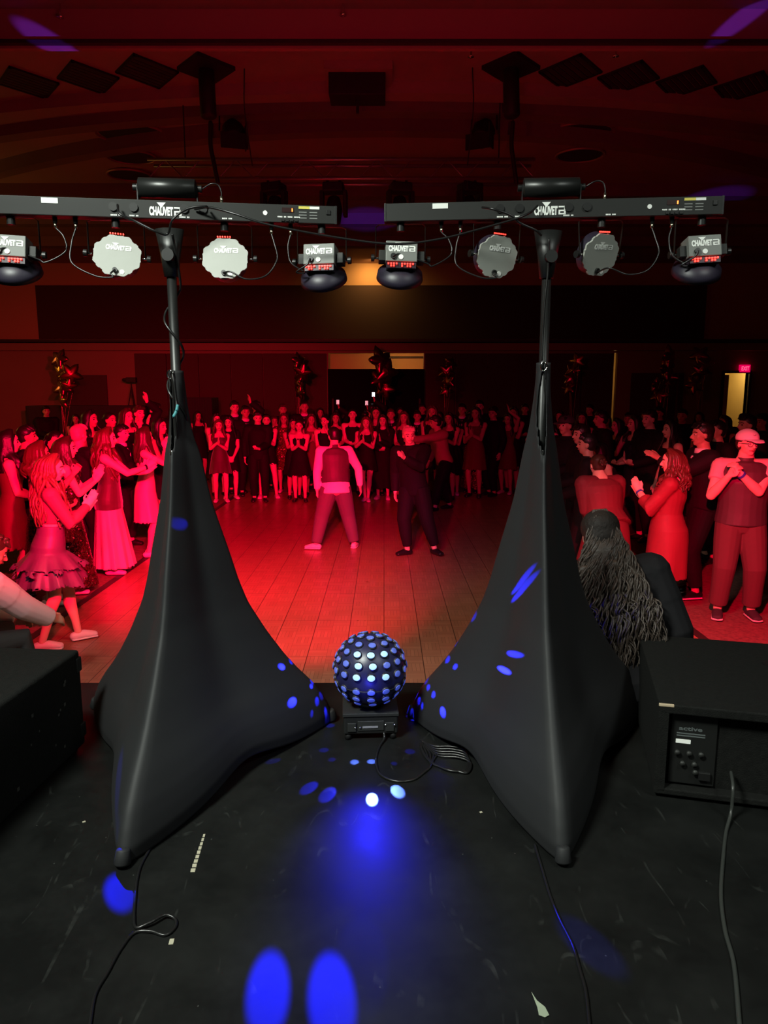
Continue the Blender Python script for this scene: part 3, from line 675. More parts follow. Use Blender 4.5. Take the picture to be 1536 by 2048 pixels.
for el_, n in ((75, 5), (58, 9), (41, 13), (24, 15), (7, 16), (-17, 15), (-33, 13), (-48, 10)):
    for k in range(n):
        a = 2 * math.pi * (k + (.0 if el_ % 2 else .12)) / n - math.pi / 2; e = R(el_)
        d = Vector((math.cos(e) * math.cos(a), math.cos(e) * math.sin(a), math.sin(e)))
        if el_ < -30 and d.y > .5: continue
        if len([c for c in ball.children if c.name.startswith('lens_barrel')]) >= 98: continue
        p = bc + d * (BALL_R - .010); up = Vector((0, 0, 1)); s = d.cross(up).normalized() if abs(d.z) < .95 else Vector((1, 0, 0))
        part('lens_barrel', cyl(bmesh.new(), p, p + d * .009, .0170, 16, .0180, hint=s), M_LENSRIM, ball)
        hot = d.y < -.6 and 0 < el_ < 50 and abs(d.x) < .38
        bm = bmesh.new(); u = d.cross(s); q = p + d * .0095
        tube(bm, [q, q + d * .0015], [(.0160, .0130)] * 2, 16, s, domek=.15); part('lens', bm, M_LENSHOT if hot else M_LENS, ball)
part('base', nb(-.115, .115, -.085, .085, .028, .115, .008), M_METALBLK, t, smooth=False)
part('base_lip', nb(-.118, .118, -.09, .09, .108, .122, .002), M_BARMET, t, smooth=False)
part('yoke_neck', cyl(bmesh.new(), (0, 0, .11), (0, 0, .16), .05, 24), M_METALBLK, t)
part('panel', nb(-.055, .055, -.089, -.084, .045, .088, .002), M_BARMET, t, smooth=False)
part('display', nb(-.035, .030, -.0905, -.089, .058, .066), mat('display_grey', (.2, .2, .22), .3), t, smooth=False)
for x in (-.08, .08): part('socket', nb(x - .018, x + .018, -.091, -.084, .042, .080, .002), M_BARMET, t, smooth=False)
for x in (-.045, -.066, .062, .100): part('screw', cyl(bmesh.new(), (x, -.093, .060 + (x > 0) * .01), (x, -.085, .060 + (x > 0) * .01), .004, 10), M_CHROME, t)
for sx in (-1, 1):
    for sy in (-1, 1): part('rubber_foot', cyl(bmesh.new(), (sx * .095, sy * .065, 0), (sx * .095, sy * .065, .03), .014, 14), M_BLACK, t)

# ================================================================ SPEAKERS
M_CARPETBOX = mat('speaker_carpet', (.0045, .0048, .0042), .85, var=.35, vscale=50, bump=.3, bscale=200, spec=.2)
M_CHIP = mat('chipped_wood', (.42, .33, .22), .7)
t = empty('speaker', (-1.61, 2.36, STAGE), R(-5), 'large black floor speaker on the left of the stage, cut by the frame', 'speaker')
part('cabinet', nb(-.33, .33, -.49, .49, .012, .42, .014), M_CARPETBOX, t)
for sx in (-1, 1):
    for sy in (-1, 1): part('rubber_foot', cyl(bmesh.new(), (sx * .29, sy * .44, 0), (sx * .29, sy * .44, .015), .025), M_BLACK, t)
for z in (.08, .36): part('corner_guard', nb(.300, .334, .455, .494, z - .03, z + .03, .005), M_METALBLK, t, smooth=False)
part('corner_guard', nb(.300, .334, -.494, -.455, .05, .11, .005), M_METALBLK, t, smooth=False)
bm = bmesh.new(); rnd = random.Random(4)
for k in range(16):
    y, z = rnd.uniform(-.35, .42), rnd.uniform(.05, .39); s = rnd.uniform(.003, .007); box(bm, .3298, .3308, y - s, y + s, z - s, z + s)
part('paint_chips', bm, mat('chip_grey', (.05, .05, .045), .7), t, smooth=False)
ang = R(-14)
t = empty('subwoofer', (1.46, 2.71, STAGE), ang, 'black subwoofer box on the right of the stage with amplifier panel and white label', 'speaker')
bm = bmesh.new(); W, Dp, Hh = .40, .39, .36
box(bm, -W, W, -Dp, Dp, .015, .04, .006); box(bm, -W, W, -Dp, Dp, Hh - .035, Hh, .006)
box(bm, -W, -W + .035, -Dp, Dp, .03, Hh - .03); box(bm, W - .035, W, -Dp, Dp, .03, Hh - .03); box(bm, -W + .03, W - .03, -Dp + .045, Dp, .03, Hh - .03)
part('cabinet', bm, M_CARPETBOX, t, smooth=False)
amp = part('amplifier_panel', nb(-W + .05, -W + .205, -Dp + .034, -Dp + .046, .050, Hh - .045, .003), M_METALBLK, t, smooth=False)
bm = bmesh.new(); add_mesh(bm, text_mesh('active', .078, .015, .02), Matrix.Translation((-W + .115, -Dp + .0335, .262)))
for z_ in (.243, .234): box(bm, -W + .070, -W + .165, -Dp + .0330, -Dp + .0342, z_ - .0022, z_ + .0022)
part('print', bm, mat('print_dim', (.09, .105, .105), .6), amp, smooth=False, recalc=False)
part('serial_sticker', nb(-W + .068, -W + .118, -Dp + .0325, -Dp + .034, .205, .220), M_WHITE, amp, smooth=False)
for k, (x, z) in enumerate(((.075, .17), (.115, .17), (.155, .17), (.095, .13), (.135, .13), (.14, .10))):
    part('dial', cyl(bmesh.new(), (-W + x, -Dp + .022, z), (-W + x, -Dp + .034, z), .010, 16), M_BARMET, amp)
part('power_socket', nb(-W + .15, -W + .19, -Dp + .02, -Dp + .034, .075, .105, .002), M_BLACK, amp, smooth=False)
part('worn_corner', nb(-W - .001, -W + .05, -Dp - .0015, -Dp + .008, Hh - .009, Hh + .0008, .002), M_CHIP, t, smooth=False)
part('top_socket', cyl(bmesh.new(), (.10, .12, Hh - .002), (.10, .12, Hh + .002), .045, 24), M_BLACK, t, smooth=False)
for sx in (-1, 1):
    for sy in (-1, 1): part('rubber_foot', cyl(bmesh.new(), (sx * .34, sy * .33, 0), (sx * .34, sy * .33, .017), .02), M_BLACK, t)

# ================================================================ BITS ON THE STAGE
M_TAPE = mat('glow_tape', (.32, .30, .22), .7)
bm = bmesh.new(); a, b = on_z(409, 1668, STAGE), on_z(384, 1746, STAGE); n = 9
for k in range(n):
    p, q = a.lerp(b, (k + .08) / n), a.lerp(b, (k + .86) / n); d = (q - p).normalized(); s = Vector((-d.y, d.x, 0)) * (.0035 + .004 * k / n)
    vs = [bm.verts.new(v + Vector((0, 0, .0008))) for v in (p - s, p + s, q + s * 1.1, q - s * .8)]; f = bm.faces.new(vs)
g = bmesh.ops.extrude_face_region(bm, geom=bm.faces[:]); 
for v in g['geom']:
    if isinstance(v, bmesh.types.BMVert): v.co.z += .0006
tag(part('tape_strip', bm, M_TAPE, None, smooth=False), 'worn cream tape strip broken into short pieces on the stage floor', 'tape')
def bit(name, px, py, w, l, rot, m, label, cat='tape'):
    p = on_z(px, py, STAGE); M_ = Matrix.Translation(p) @ Matrix.Rotation(rot, 4, 'Z')
    tag(part(name, nb(-w, w, -l, l, .0004, .0018, M=M_), m, None, smooth=False), label, cat)
bit('tape_scrap', 343, 1884, .006, .010, .1, M_TAPE, 'small cream tape scrap under the cable loop on the stage')
bit('tape_scrap', 962, 1625, .005, .004, .4, M_TAPE, 'tiny cream tape scrap between the two fabric covers')
bit('tape_scrap', 168, 1644, .005, .004, .4, M_TAPE, 'tiny cream tape scrap beside the left floor speaker')
bit('tape_scrap', 185, 1414, .006, .004, .4, M_TAPE, 'tiny cream tape scrap at the stage edge by the left cover foot')
p = on_z(1080, 2012, STAGE); bm = bmesh.new()
prs = [(-.012, .034), (-.004, .012), (.010, -.004), (.014, -.026), (.004, -.032), (-.008, -.026), (-.007, -.004)]
vs = [bm.verts.new(p + Vector((x * 1.1, y * 1.1, .001 + abs(y) * .06))) for x, y in prs]; f = bm.faces.new(vs)
g = bmesh.ops.extrude_face_region(bm, geom=[f])
for v in g['geom']:
    if isinstance(v, bmesh.types.BMVert): v.co.z += .001
tag(part('paper_scrap', bm, mat('paper_green', (.24, .28, .20), .7), None, smooth=False), 'pale green torn paper scrap at the front of the stage', 'paper')
# laser dots landing on the dance floor
for px, py in ((925, 1057), (902, 1247), (831, 1192), (771, 1205), (756, 1137), (216, 1341)):
    tp = on_z(px, py, 0); src = Vector((.42, 2.9, 2.47)) if px > 400 else Vector((-.9, 2.9, 2.47)); d = (tp - src)
    light('laser_dot', 'SPOT', src, 6.0 * (2 if px in (902, 925) else 1) * d.length ** 2 * .25, (1, .02, .12), tp, spot_size=R(1.0), spot_blend=.5, shadow_soft_size=.002).scale = (.28, .28, 1)
# ================================================================ CEILING FITTINGS AND TRUSS
M_DARK = mat('fitting_black', (.012, .010, .010), .6)
M_TRUSS = mat('truss_metal', (.30, .26, .25), .35, metal=.7)
TY = 11.0; tz0, tz1 = on_y(768, 357, TY).z, on_y(768, 319, TY).z; xa, xb = on_y(296, 340, TY).x, on_y(1070, 340, TY).x
t = empty('lighting_truss', (0, TY, tz0), 0, 'silver ladder truss hanging across the hall with four moving heads under it', 'truss')
hh = tz1 - tz0
for k, (y, z) in enumerate(((0, 0), (0, hh), (.30, hh), (.30, 0))): part('chord', tube(bmesh.new(), [(xa, y, z), (xb, y, z)], .025, 12, Vector((0, 1, 0)), dome=False), M_TRUSS, t)
n = 22
for k in range(n):
    x0, x1 = xa + (xb - xa) * k / n, xa + (xb - xa) * (k + 1) / n
    if k % 2: x0, x1 = x1, x0
    if k % 2 == 0 or k % 4 == 1: part('web_bar', tube(bmesh.new(), [(x0, 0, 0), (x1, 0, hh)], .010, 8, Vector((0, 1, 0))), M_TRUSS, t)
for x in (xa + .5, xb - .5): part('hanging_wire', tube(bmesh.new(), [(x, .15, hh), (x, .15, CH - tz0)], .010, 8), M_DARK, t)
for i, (px, lb) in enumerate(((545, 'leftmost moving head under the truss, above the left light bar end'), (666, 'second moving head from the left under the truss, behind the left bar end'),
                              (801, 'third moving head from the left under the truss, behind the right bar'), (942, 'rightmost moving head under the truss, above the right light bar'))):
    x = on_y(px, 400, TY).x; m = empty('moving_head_light', (x, TY + .15, tz0 - .03), R(i * 17 - 20), lb, 'stage light', 'moving heads under the truss')
    part('clamp_base', nb(-.15, .15, -.13, .13, -.13, 0, .02), M_DARK, m, smooth=False)
    for s in (-1, 1): part('yoke_arm', nb(s * .17 - .03, s * .17 + .03, -.07, .07, -.46, -.10, .015), M_DARK, m, smooth=False)
    part('head', tube(bmesh.new(), [(0, .05, -.20), (0, 0, -.36), (0, -.05, -.54)], [(.09, .09), (.125, .125), (.105, .105)], 20, domek=.3), M_DARK, m)
    for s in (-1, 1): part('clamp', tube(bmesh.new(), [(s * .09, 0, -.01), (s * .09, 0, .06)], .02, 8), M_DARK, m)
def ceil_at(px, py): return on_z(px, py, CH)
# diamonds: dark square vents set cornerwise in the ceiling
M_VENT = mat('vent_dark', (.03, .02, .018), .8)
for i, (px, py) in enumerate(((57, 165), (176, 154), (294, 142), (1141, 142), (1257, 154), (1373, 163), (1488, 173))):
    p = ceil_at(px, py); v = empty('ceiling_vent', (p.x, p.y, CH), 0, None, 'vent', 'diamond vents in the ceiling')
    side = 'left' if px < 768 else 'right'; pos = {57: 'nearest the left frame edge', 176: 'in the middle of the left row', 294: 'nearest the left hanging cylinder',
        1141: 'nearest the right hanging cylinder', 1257: 'second from the right hanging cylinder', 1373: 'third from the right hanging cylinder', 1488: 'nearest the right frame edge'}[px]
    v['label'] = 'dark diamond vent in the %s ceiling, %s' % (side, pos)
    s = .27
    bm = bmesh.new(); M_ = Matrix.Rotation(R(45), 4, 'Z') @ Matrix.Scale(1.22, 4, (1, 1, 0))
    M_ = Matrix.Scale(1.25, 4, (0, 1, 0)) @ Matrix.Rotation(R(45), 4, 'Z')
    for k in range(7): box(bm, -s, s, -s + k * 2 * s / 7 + .01, -s + (k + 1) * 2 * s / 7 - .01, -.02, -.004, M=M_)
    part('slats', bm, M_VENT, v, smooth=False)
    bm = bmesh.new()
    for a in range(4): box(bm, -s - .03, s + .03, s, s + .03, -.026, -.001, M=M_ @ Matrix.Rotation(R(90 * a), 4, 'Z'))
    part('frame', bm, M_DARK, v, smooth=False)
for px, py, lb in ((412, 133, 'left'), (1022, 131, 'right')):
    p = ceil_at(px, py); v = empty('hanging_speaker', (p.x, p.y, CH), 0, 'black cylinder hanging under a dark diamond plate on the %s ceiling' % lb, 'ceiling fitting', 'hanging cylinders')
    M_ = Matrix.Scale(1.15, 4, (0, 1, 0)) @ Matrix.Rotation(R(45), 4, 'Z')
    part('ceiling_plate', box(bmesh.new(), -.27, .27, -.27, .27, -.05, -.001, M=M_), M_DARK, v, smooth=False)
    part('cylinder', tube(bmesh.new(), [(0, 0, -.06), (.02, -.05, -.62)], [(.105, .105), (.105, .105)], 24, domek=.3), M_DARK, v)
    sx = 1 if lb == 'left' else -1
    part('cable', tube(bmesh.new(), crom([(sx * .5, 0, -.03), (sx * .47, .1, -.5), (sx * .5, .4, -1.1)]), .008, 6), M_DARK, v)
p = on_y(466, 262, 11.6)
def lamp_cluster(p, rz, label):
    v = empty('stage_spotlight', p, rz, label, 'stage light', 'spotlights hanging from the ceiling')
    part('body', tube(bmesh.new(), [(0, .1, .12), (0, 0, 0), (0, -.16, -.16)], [(.10, .10), (.17, .17), (.15, .15)], 16, domek=.3), M_DARK, v)
    part('barn_door', nb(-.20, .20, -.26, -.24, -.32, -.10, .004), M_DARK, v, smooth=False)
    part('barn_door', nb(.16, .18, -.30, -.08, -.30, .02, .004), M_DARK, v, smooth=False)
    part('yoke', tube(bmesh.new(), [(-.2, 0, 0), (-.19, 0, .22), (0, 0, .28), (.19, 0, .22), (.2, 0, 0)], [(.02, .012)] * 5, 8, Vector((0, 1, 0))), M_DARK, v, smooth=False)
    part('hanging_pipe', tube(bmesh.new(), [(0, 0, .26), (0, 0, CH - p.z)], .015, 8), M_DARK, v)
lamp_cluster(p, R(15), 'dark spotlight hanging left of centre above the truss')
lamp_cluster(on_y(968, 262, 11.6), R(-25), 'dark spotlight hanging right of centre above the truss')
for px, lb in ((426, 'left'), (1027, 'right')):
    p = on_y(px, 305, 10.6); v = empty('safety_cable', p, 0, 'thin dark wrapped hanger beside the %s end of the truss' % lb, 'hanger', 'dark hangers at the truss ends')
    part('strap', tube(bmesh.new(), crom([(-.02, 0, .38), (-.03, 0, .1), (0, 0, -.1), (.05, 0, -.38)]), .03, 8), M_DARK, v)
    part('wire', tube(bmesh.new(), [(-.02, 0, .38), (-.02, 0, CH - p.z)], .006, 6), M_DARK, v)
# dark box with posts (projector housing) at the middle of the ceiling
p = on_y(715, 168, 10.4); v = empty('projector_housing', p, 0, 'black rectangular projector housing hanging at the middle of the ceiling', 'projector')
hw = .37; part('housing', nb(-hw, hw, -.2, .2, -.20, .10, .01), M_DARK, v, smooth=False)
for x in (-hw + .03, -.02, hw - .03): part('post', nb(x - .02, x + .02, -.02, .02, .09, CH - p.z), M_DARK, v, smooth=False)
part('lens_post', nb(-.02, .02, -.02, .02, -.36, -.19), M_DARK, v, smooth=False)
part('ceiling_box', nb(-.42, .46, -.3, .3, CH - p.z - .10, CH - p.z - .001), M_CEIL, v, smooth=False)
# ring downlights
M_RING = mat('ring_trim', (.42, .22, .18), .4, metal=.4)
for px, py, rx, lb in ((262, 268, 65, 'larger ring in the left ceiling, nearer the stage'), (262, 314, 46, 'smaller ring in the left ceiling, behind the larger one'),
                       (1160, 267, 62, 'larger ring in the right ceiling, nearer the stage'), (1160, 311, 45, 'smaller ring in the right ceiling, behind the larger one'),
                       (258, 350, 40, 'faint ring in the left ceiling just above the left light bar')):
    p = on_z(px, py, CH - .03); zd = p.y * math.cos(R(TILT)) + (p.z - CAM_H) * -math.sin(R(TILT)) * -1
    r = rx / FPX * p.y * .99
    v = empty('ring_downlight', (p.x, p.y, CH), 0, 'round recessed light, ' + lb, 'ceiling light', 'ring lights in the ceiling')
    part('trim_ring', tube(bmesh.new(), [(r * math.cos(a), r * .92 * math.sin(a), -.03) for a in [2 * math.pi * k / 40 for k in range(41)]], .022, 8, Vector((0, 0, 1)), dome=False), M_RING, v)
    part('dark_lens', cyl(bmesh.new(), (0, 0, -.025), (0, 0, -.004), r * .9, 36), M_VENT, v, smooth=False)
for px, py, yy, lb in ((120, 24, 7.9, 'at the top left of the header'), (686, 20, 7.9, 'at the top centre of the header'), (942, 104, 8.6, 'under the header right of centre'), (1232, 103, 8.6, 'under the header far right'), ):
    p = on_y(px, py, yy); v = empty('sprinkler_head', p, 0, 'tiny metal sprinkler ' + lb, 'sprinkler', 'ceiling sprinklers')
    part('deflector', cyl(bmesh.new(), (0, 0, -.05), (0, 0, -.045), .035, 16), M_CHROME, v)
    up = .12 if yy < 8 else (CH - p.z if yy > 8.5 else .1)
    part('stem', tube(bmesh.new(), [(0, 0, -.05), (0, 0, up)], .010, 8), M_CHROME, v)

# ================================================================ FAR END
M_SCREEN = mat('screen_black', (.006, .006, .010), .9, spec=.1)
def wX(px, y, py=760): return on_y(px, py, y).x
t = empty('display_board', ((wX(657, 24) + wX(848, 24)) / 2, 24.0, 0), 0, 'wide black backdrop standing in front of the lit centre doorway', 'backdrop')
hw = (wX(848, 24) - wX(657, 24)) / 2 + .02; part('panel', nb(-hw, hw, -.03, .03, .5, on_y(768, 738, 24).z, .01), M_SCREEN, t, smooth=False)
for s in (-1, 1): part('post', nb(s * hw * .9 - .03, s * hw * .9 + .03, -.05, .05, 0, 1.9), M_DARK, t, smooth=False)
# exit sign
p = on_y(1490, 737, 24.9); t = empty('exit_sign', (p.x, 24.92, p.z), 0, 'glowing red exit sign above the lit doorway on the right', 'sign')
part('sign_box', nb(-.17, .17, -.05, .07, -.125, .125, .01), mat('exit_red', (.5, .0, .04), .4, emit=(1, .0, .10), es=.75), t, smooth=False)
bm = bmesh.new(); add_mesh(bm, text_mesh('EXIT', .26, .14, .03), Matrix.Translation((0, -.052, 0))); part('lettering', bm, mat('exit_letter', (.8, .1, .2), .4, emit=(1, .10, .25), es=1.3), t, smooth=False, recalc=False)
# camera tripod by the left wall
p = on_y(265, 812, 22); t = empty('camera_tripod', (p.x, 22, 0), 0, 'video camera on a tall tripod by the left back wall', 'tripod')
zt = on_y(265, 765, 22).z
for a in (90, 210, 330): part('leg', tube(bmesh.new(), [(0, 0, zt - .1), (.45 * math.cos(R(a)), .45 * math.sin(R(a)), .02)], .018, 8), M_DARK, t)
part('pole', tube(bmesh.new(), [(0, 0, zt - .4), (0, 0, zt)], .02, 8), M_DARK, t)
part('camera_body', nb(-.14, .16, -.08, .08, zt, zt + .15, .02), M_DARK, t, smooth=False); part('lens', tube(bmesh.new(), [(-.14, 0, zt + .08), (-.22, 0, zt + .08)], .045, 12), M_DARK, t)
# dark draped tables along the left and centre back
def draped(pxa, pxb, pyt, y, label, cat='table'):
    a, b = on_y(pxa, pyt, y), on_y(pxb, pyt, y); t = empty('draped_table', ((a.x + b.x) / 2, y, 0), 0, label, cat, None)
    hw = (b.x - a.x) / 2; z = a.z; part('table_top', nb(-hw, hw, -.4, .4, z - .04, z, .01), M_DARK, t, smooth=False)
    bm = bmesh.new(); N = 120; r0, r1 = [], []
    per = [(-hw, -.4), (hw, -.4), (hw, .4), (-hw, .4)]
    for k in range(N):
        q = k / N * 4; i = int(q); f = q - i; x = per[i][0] * (1 - f) + per[(i + 1) % 4][0] * f; yy = per[i][1] * (1 - f) + per[(i + 1) % 4][1] * f
        w_ = 1 + .02 * math.sin(k * 1.7); r0.append(bm.verts.new((x * 1.002, yy * 1.01, z - .01))); r1.append(bm.verts.new((x * w_, yy * (1 + .06 * math.sin(k * 2.3)), .01)))
    for k in range(N): bm.faces.new((r0[k], r0[(k + 1) % N], r1[(k + 1) % N], r1[k]))
    part('drape', bm, mat('drape_black', (.012, .008, .010), .8), t)
draped(66, 300, 811, 19, 'long tall black draped booth behind the crowd on the left')
draped(378, 430, 795, 20, 'black equipment case standing behind the crowd left of centre', 'case')
# star foil balloons
M_GOLD = mat('gold_foil', (.60, .36, .12), .28, metal=1); M_ROSE = mat('dark_foil', (.40, .16, .12), .30, metal=1)
def star_bm(r, th, rnd):
    bm = bmesh.new(); N = 60; RG = 7; c0, c1 = bm.verts.new((0, -th, 0)), bm.verts.new((0, th, 0)); rows = []
    for j in range(1, RG + 1):
        f = j / RG; ring = []
        for sgn in (-1, 1):
            rr = []
            for k in range(N):
                a = 2 * math.pi * k / N; q = (a * 5 / (2 * math.pi)) % 1; tri = abs(q - .5) * 2; R_ = r * (.52 + .48 * tri ** 1.15) * (1 + .02 * math.sin(a * 31))
                rr.append(bm.verts.new((R_ * f * math.sin(a), sgn * th * math.sqrt(max(0, 1 - f ** 2.2)) * (.55 + .45 * (1 - tri * f)), R_ * f * math.cos(a))))
            ring.append(rr)
        rows.append(ring)
    for s in (0, 1):
        c = c0 if s == 0 else c1
        for k in range(N):
            bm.faces.new((c, rows[0][s][k], rows[0][s][(k + 1) % N]))
            for j in range(RG - 1): bm.faces.new((rows[j][s][k], rows[j + 1][s][k], rows[j + 1][s][(k + 1) % N], rows[j][s][(k + 1) % N]))
    for k in range(N): bm.faces.new((rows[-1][0][k], rows[-1][1][k], rows[-1][1][(k + 1) % N], rows[-1][0][(k + 1) % N]))
    bmesh.ops.remove_doubles(bm, verts=bm.verts, dist=.0005)
    return bm
def bouquet(px, y, tops, label, m1=M_GOLD):
    x = on_y(px, 760, y).x; t = empty('balloon_bouquet', (x, y, 0), 0, label, 'balloons', 'star balloon bouquets around the hall')
    rnd = random.Random(px)
    part('weight', ell(bmesh.new(), (0, 0, .06), (.07, .07, .06)), M_ROSE, t)
    for k, (bx, by, r) in enumerate(tops):
        p = on_y(bx, by, y); M_ = Matrix.Translation((p.x - x, rnd.uniform(-.12, .12), p.z)) @ Euler((rnd.uniform(-.5, .5), rnd.uniform(-.6, .6), rnd.uniform(-.9, .9))).to_matrix().to_4x4()
        bm = star_bm(r, r * .34, rnd)
        bmesh.ops.transform(bm, matrix=M_, verts=bm.verts)
        b = part('star_balloon', bm, m1 if rnd.random() < .6 else M_ROSE, t)
        part('ribbon', tube(bmesh.new(), crom([M_ @ Vector((0, 0, -r * .5)), (rnd.uniform(-.1, .1), 0, p.z * .5), (0, 0, .12)]), .004, 5), M_ROSE, b)
bouquet(125, 16, [(115, 717, .24), (140, 748, .28), (118, 742, .2), (126, 776, .25), (138, 772, .2), (131, 802, .2)], 'gold star balloon bouquet at the far left wall')
bouquet(600, 18, [(596, 722, .24), (605, 745, .27), (596, 765, .2), (600, 785, .2)], 'dark star balloon bouquet left of the centre doorway', M_ROSE)
bouquet(765, 19, [(762, 722, .42), (772, 745, .38), (758, 760, .3), (770, 778, .3)], 'large star balloon bouquet in front of the centre doorway', M_ROSE)
bouquet(898, 18.5, [(901, 727, .22), (893, 745, .25), (897, 764, .22), (893, 782, .2)], 'dark star balloon bouquet right of the centre doorway', M_ROSE)
bouquet(1150, 18, [(1153, 722, .22), (1148, 740, .24), (1141, 757, .2), (1138, 776, .2)], 'small gold star balloon bouquet beside the right stand pole')
bouquet(1332, 16, [(1335, 716, .30), (1330, 740, .30), (1338, 757, .24), (1312, 770, .2), (1322, 790, .24)], 'tall dark star balloon bouquet between the two right doorways', M_ROSE)
bouquet(1402, 17.5, [(1400, 710, .26), (1410, 728, .28), (1396, 744, .22), (1388, 770, .26)], 'gold star balloon bouquet nearest the exit doorway')
# ================================================================ PEOPLE
def skin(n): return {'l': mat('skin_light', (.72, .47, .36), .5), 'm': mat('skin_medium', (.52, .31, .21), .5), 'd': mat('skin_deep', (.30, .165, .11), .5)}[n]
HC = {'black': (.010, .008, .008), 'brown': (.045, .022, .014), 'auburn': (.085, .028, .018), 'blond': (.13, .065, .038), 'ash': (.075, .062, .045), 'light': (.55, .42, .32)}
def hairm(n): return mat('hair_' + n, HC[n], .42, bump=.25, bscale=90)
def cloth(n):
    return {'black': lambda: mat('cloth_black', (.006, .0055, .007), .8, spec=.25), 'navy': lambda: mat('cloth_navy', (.009, .009, .024), .75, spec=.25), 'wine': lambda: mat('cloth_wine', (.13, .015, .025), .75),
            'red': lambda: mat('cloth_red', (.20, .015, .03), .7, bump=.15, bscale=18), 'white': lambda: mat('cloth_white', (.75, .74, .76), .7, bump=.2, bscale=14), 'grey': lambda: mat('cloth_grey', (.10, .085, .09), .8, bump=.2, bscale=16),
            'tan': lambda: mat('cloth_tan', (.22, .13, .10), .8), 'purple': lambda: mat('cloth_purple', (.13, .05, .14), .45, bump=.15, bscale=12), 'plum': lambda: mat('cloth_plum', (.22, .05, .11), .65),
            'pale': lambda: mat('cloth_pale', (.62, .45, .42), .5, bump=.1, bscale=12), 'sequin': lambda: mat('sequin_dark', (.12, .03, .04), .25, metal=.7, sequin=True), 'copper': lambda: mat('sequin_copper', (.42, .16, .10), .25, metal=.8, sequin=True),
            'velvet': lambda: mat('cloth_velvet', (.055, .012, .018), .6, sheen=.6), 'vest': lambda: mat('cloth_vest', (.055, .03, .035), .6, bump=.3, bscale=10), 'khaki': lambda: mat('cloth_maroon_trousers', (.09, .028, .032), .85, bump=.15, bscale=14),
            'shoeblack': lambda: mat('shoe_black', (.012, .012, .014), .25), 'shoewhite': lambda: mat('shoe_white', (.72, .66, .66), .5), 'band': lambda: mat('wristband_blue', (.05, .06, .45), .5),
            'sheer': lambda: mat('cloth_sheer', (.28, .11, .17), .6), 'charcoal': lambda: mat('cloth_charcoal', (.035, .034, .036), .8, bump=.2, bscale=20), 'gownred': lambda: mat('cloth_gown', (.40, .04, .06), .35, bump=.12, bscale=10)}[n]()
def remesh(name, bm, m, par, vox, smooth=2):
    o = part(name, bm, m, par)
    r = o.modifiers.new('surface', 'REMESH'); r.mode = 'VOXEL'; r.voxel_size = vox; r.use_smooth_shade = True
    if smooth:
        s = o.modifiers.new('soften', 'SMOOTH'); s.factor = .5; s.iterations = smooth
    return o
FEM = [(.47, .070, .058, -.008), (.50, .098, .070, -.010), (.53, .100, .070, -.010), (.58, .086, .058, 0), (.63, .072, .050, .004), (.68, .078, .053, .004), (.73, .088, .060, .004), (.78, .092, .055, 0), (.81, .084, .042, -.004), (.835, .046, .034, -.006), (.862, .030, .031, -.003), (.885, .028, .029, .004)]
MAL = [(.47, .070, .060, -.008), (.50, .092, .066, -.008), (.53, .092, .064, -.006), (.58, .087, .058, 0), (.63, .086, .057, .004), (.68, .094, .060, .004), (.73, .104, .066, .004), (.78, .109, .060, 0), (.812, .098, .045, -.004), (.835, .056, .038, -.006), (.862, .036, .035, -.003), (.885, .034, .033, .004)]
def unit(v): v = Vector(v); return v.normalized()
def ik(a, b, l1, l2, hint):
    d = b - a; L = d.length; mx = (l1 + l2) * .995
    if L > mx: b = a + d * (mx / L); d = b - a; L = mx
    x = (l1 * l1 - l2 * l2 + L * L) / (2 * L); h = math.sqrt(max(0, l1 * l1 - x * x)); dn = d / L
    hp = hint - dn * hint.dot(dn); hp = hp.normalized() if hp.length > 1e-4 else Vector((0, 0, 1))
    return a + dn * x + hp * h, b
HANDS = {  # wrist (x out to its side, forward, height share) in body axes; hand direction; palm normal; curl; elbow hint
    'clap':  ((-.012, .165, .715), (.05, .55, .85), (-1, .15, 0), 8, (.6, -.5, -1)),
    'clap2': ((.020, .175, .745), (-.1, .45, .9), (-1, .2, 0), 14, (.7, -.4, -1)),
    'low':   ((.012, .15, .60), (-.6, .7, .2), (-.5, 0, .8), 35, (.4, -.5, -1)),
    'high':  ((.015, .15, .84), (-.1, .3, 1), (-1, .2, 0), 10, (.9, -.1, -1)),
    'over':  ((.04, .08, 1.04), (-.2, .1, 1), (-1, .2, 0), 12, (1, .2, 0)),
    'side':  ((.150, .02, .50), (0, .12, -1), (-1, 0, 0), 28, (.5, -1, 0)),
    'front': ((.035, .12, .53), (-.6, .3, -.6), (0, -1, -.2), 30, (.8, -.5, 0)),
    'phone': ((.05, .20, .80), (-.2, .5, .8), (-.7, 0, .2), 55, (.5, -.2, -1)),
    'fist':  ((.018, .150, .770), (-.45, .3, .8), (-.8, -.5, 0), 80, (.9, -.3, -1)),
    'wide':  ((.30, .10, .55), (.7, .3, -.5), (0, 0, -1), 20, (.3, -1, 0)),
    'reach': ((.02, .36, .78), (-.1, .9, .15), (-.6, 0, -.8), 15, (.6, -.2, -1)),
    'back':  ((.10, -.10, .55), (0, -.3, -1), (-1, 0, 0), 40, (.7, -1, 0)),
}
class Body: pass
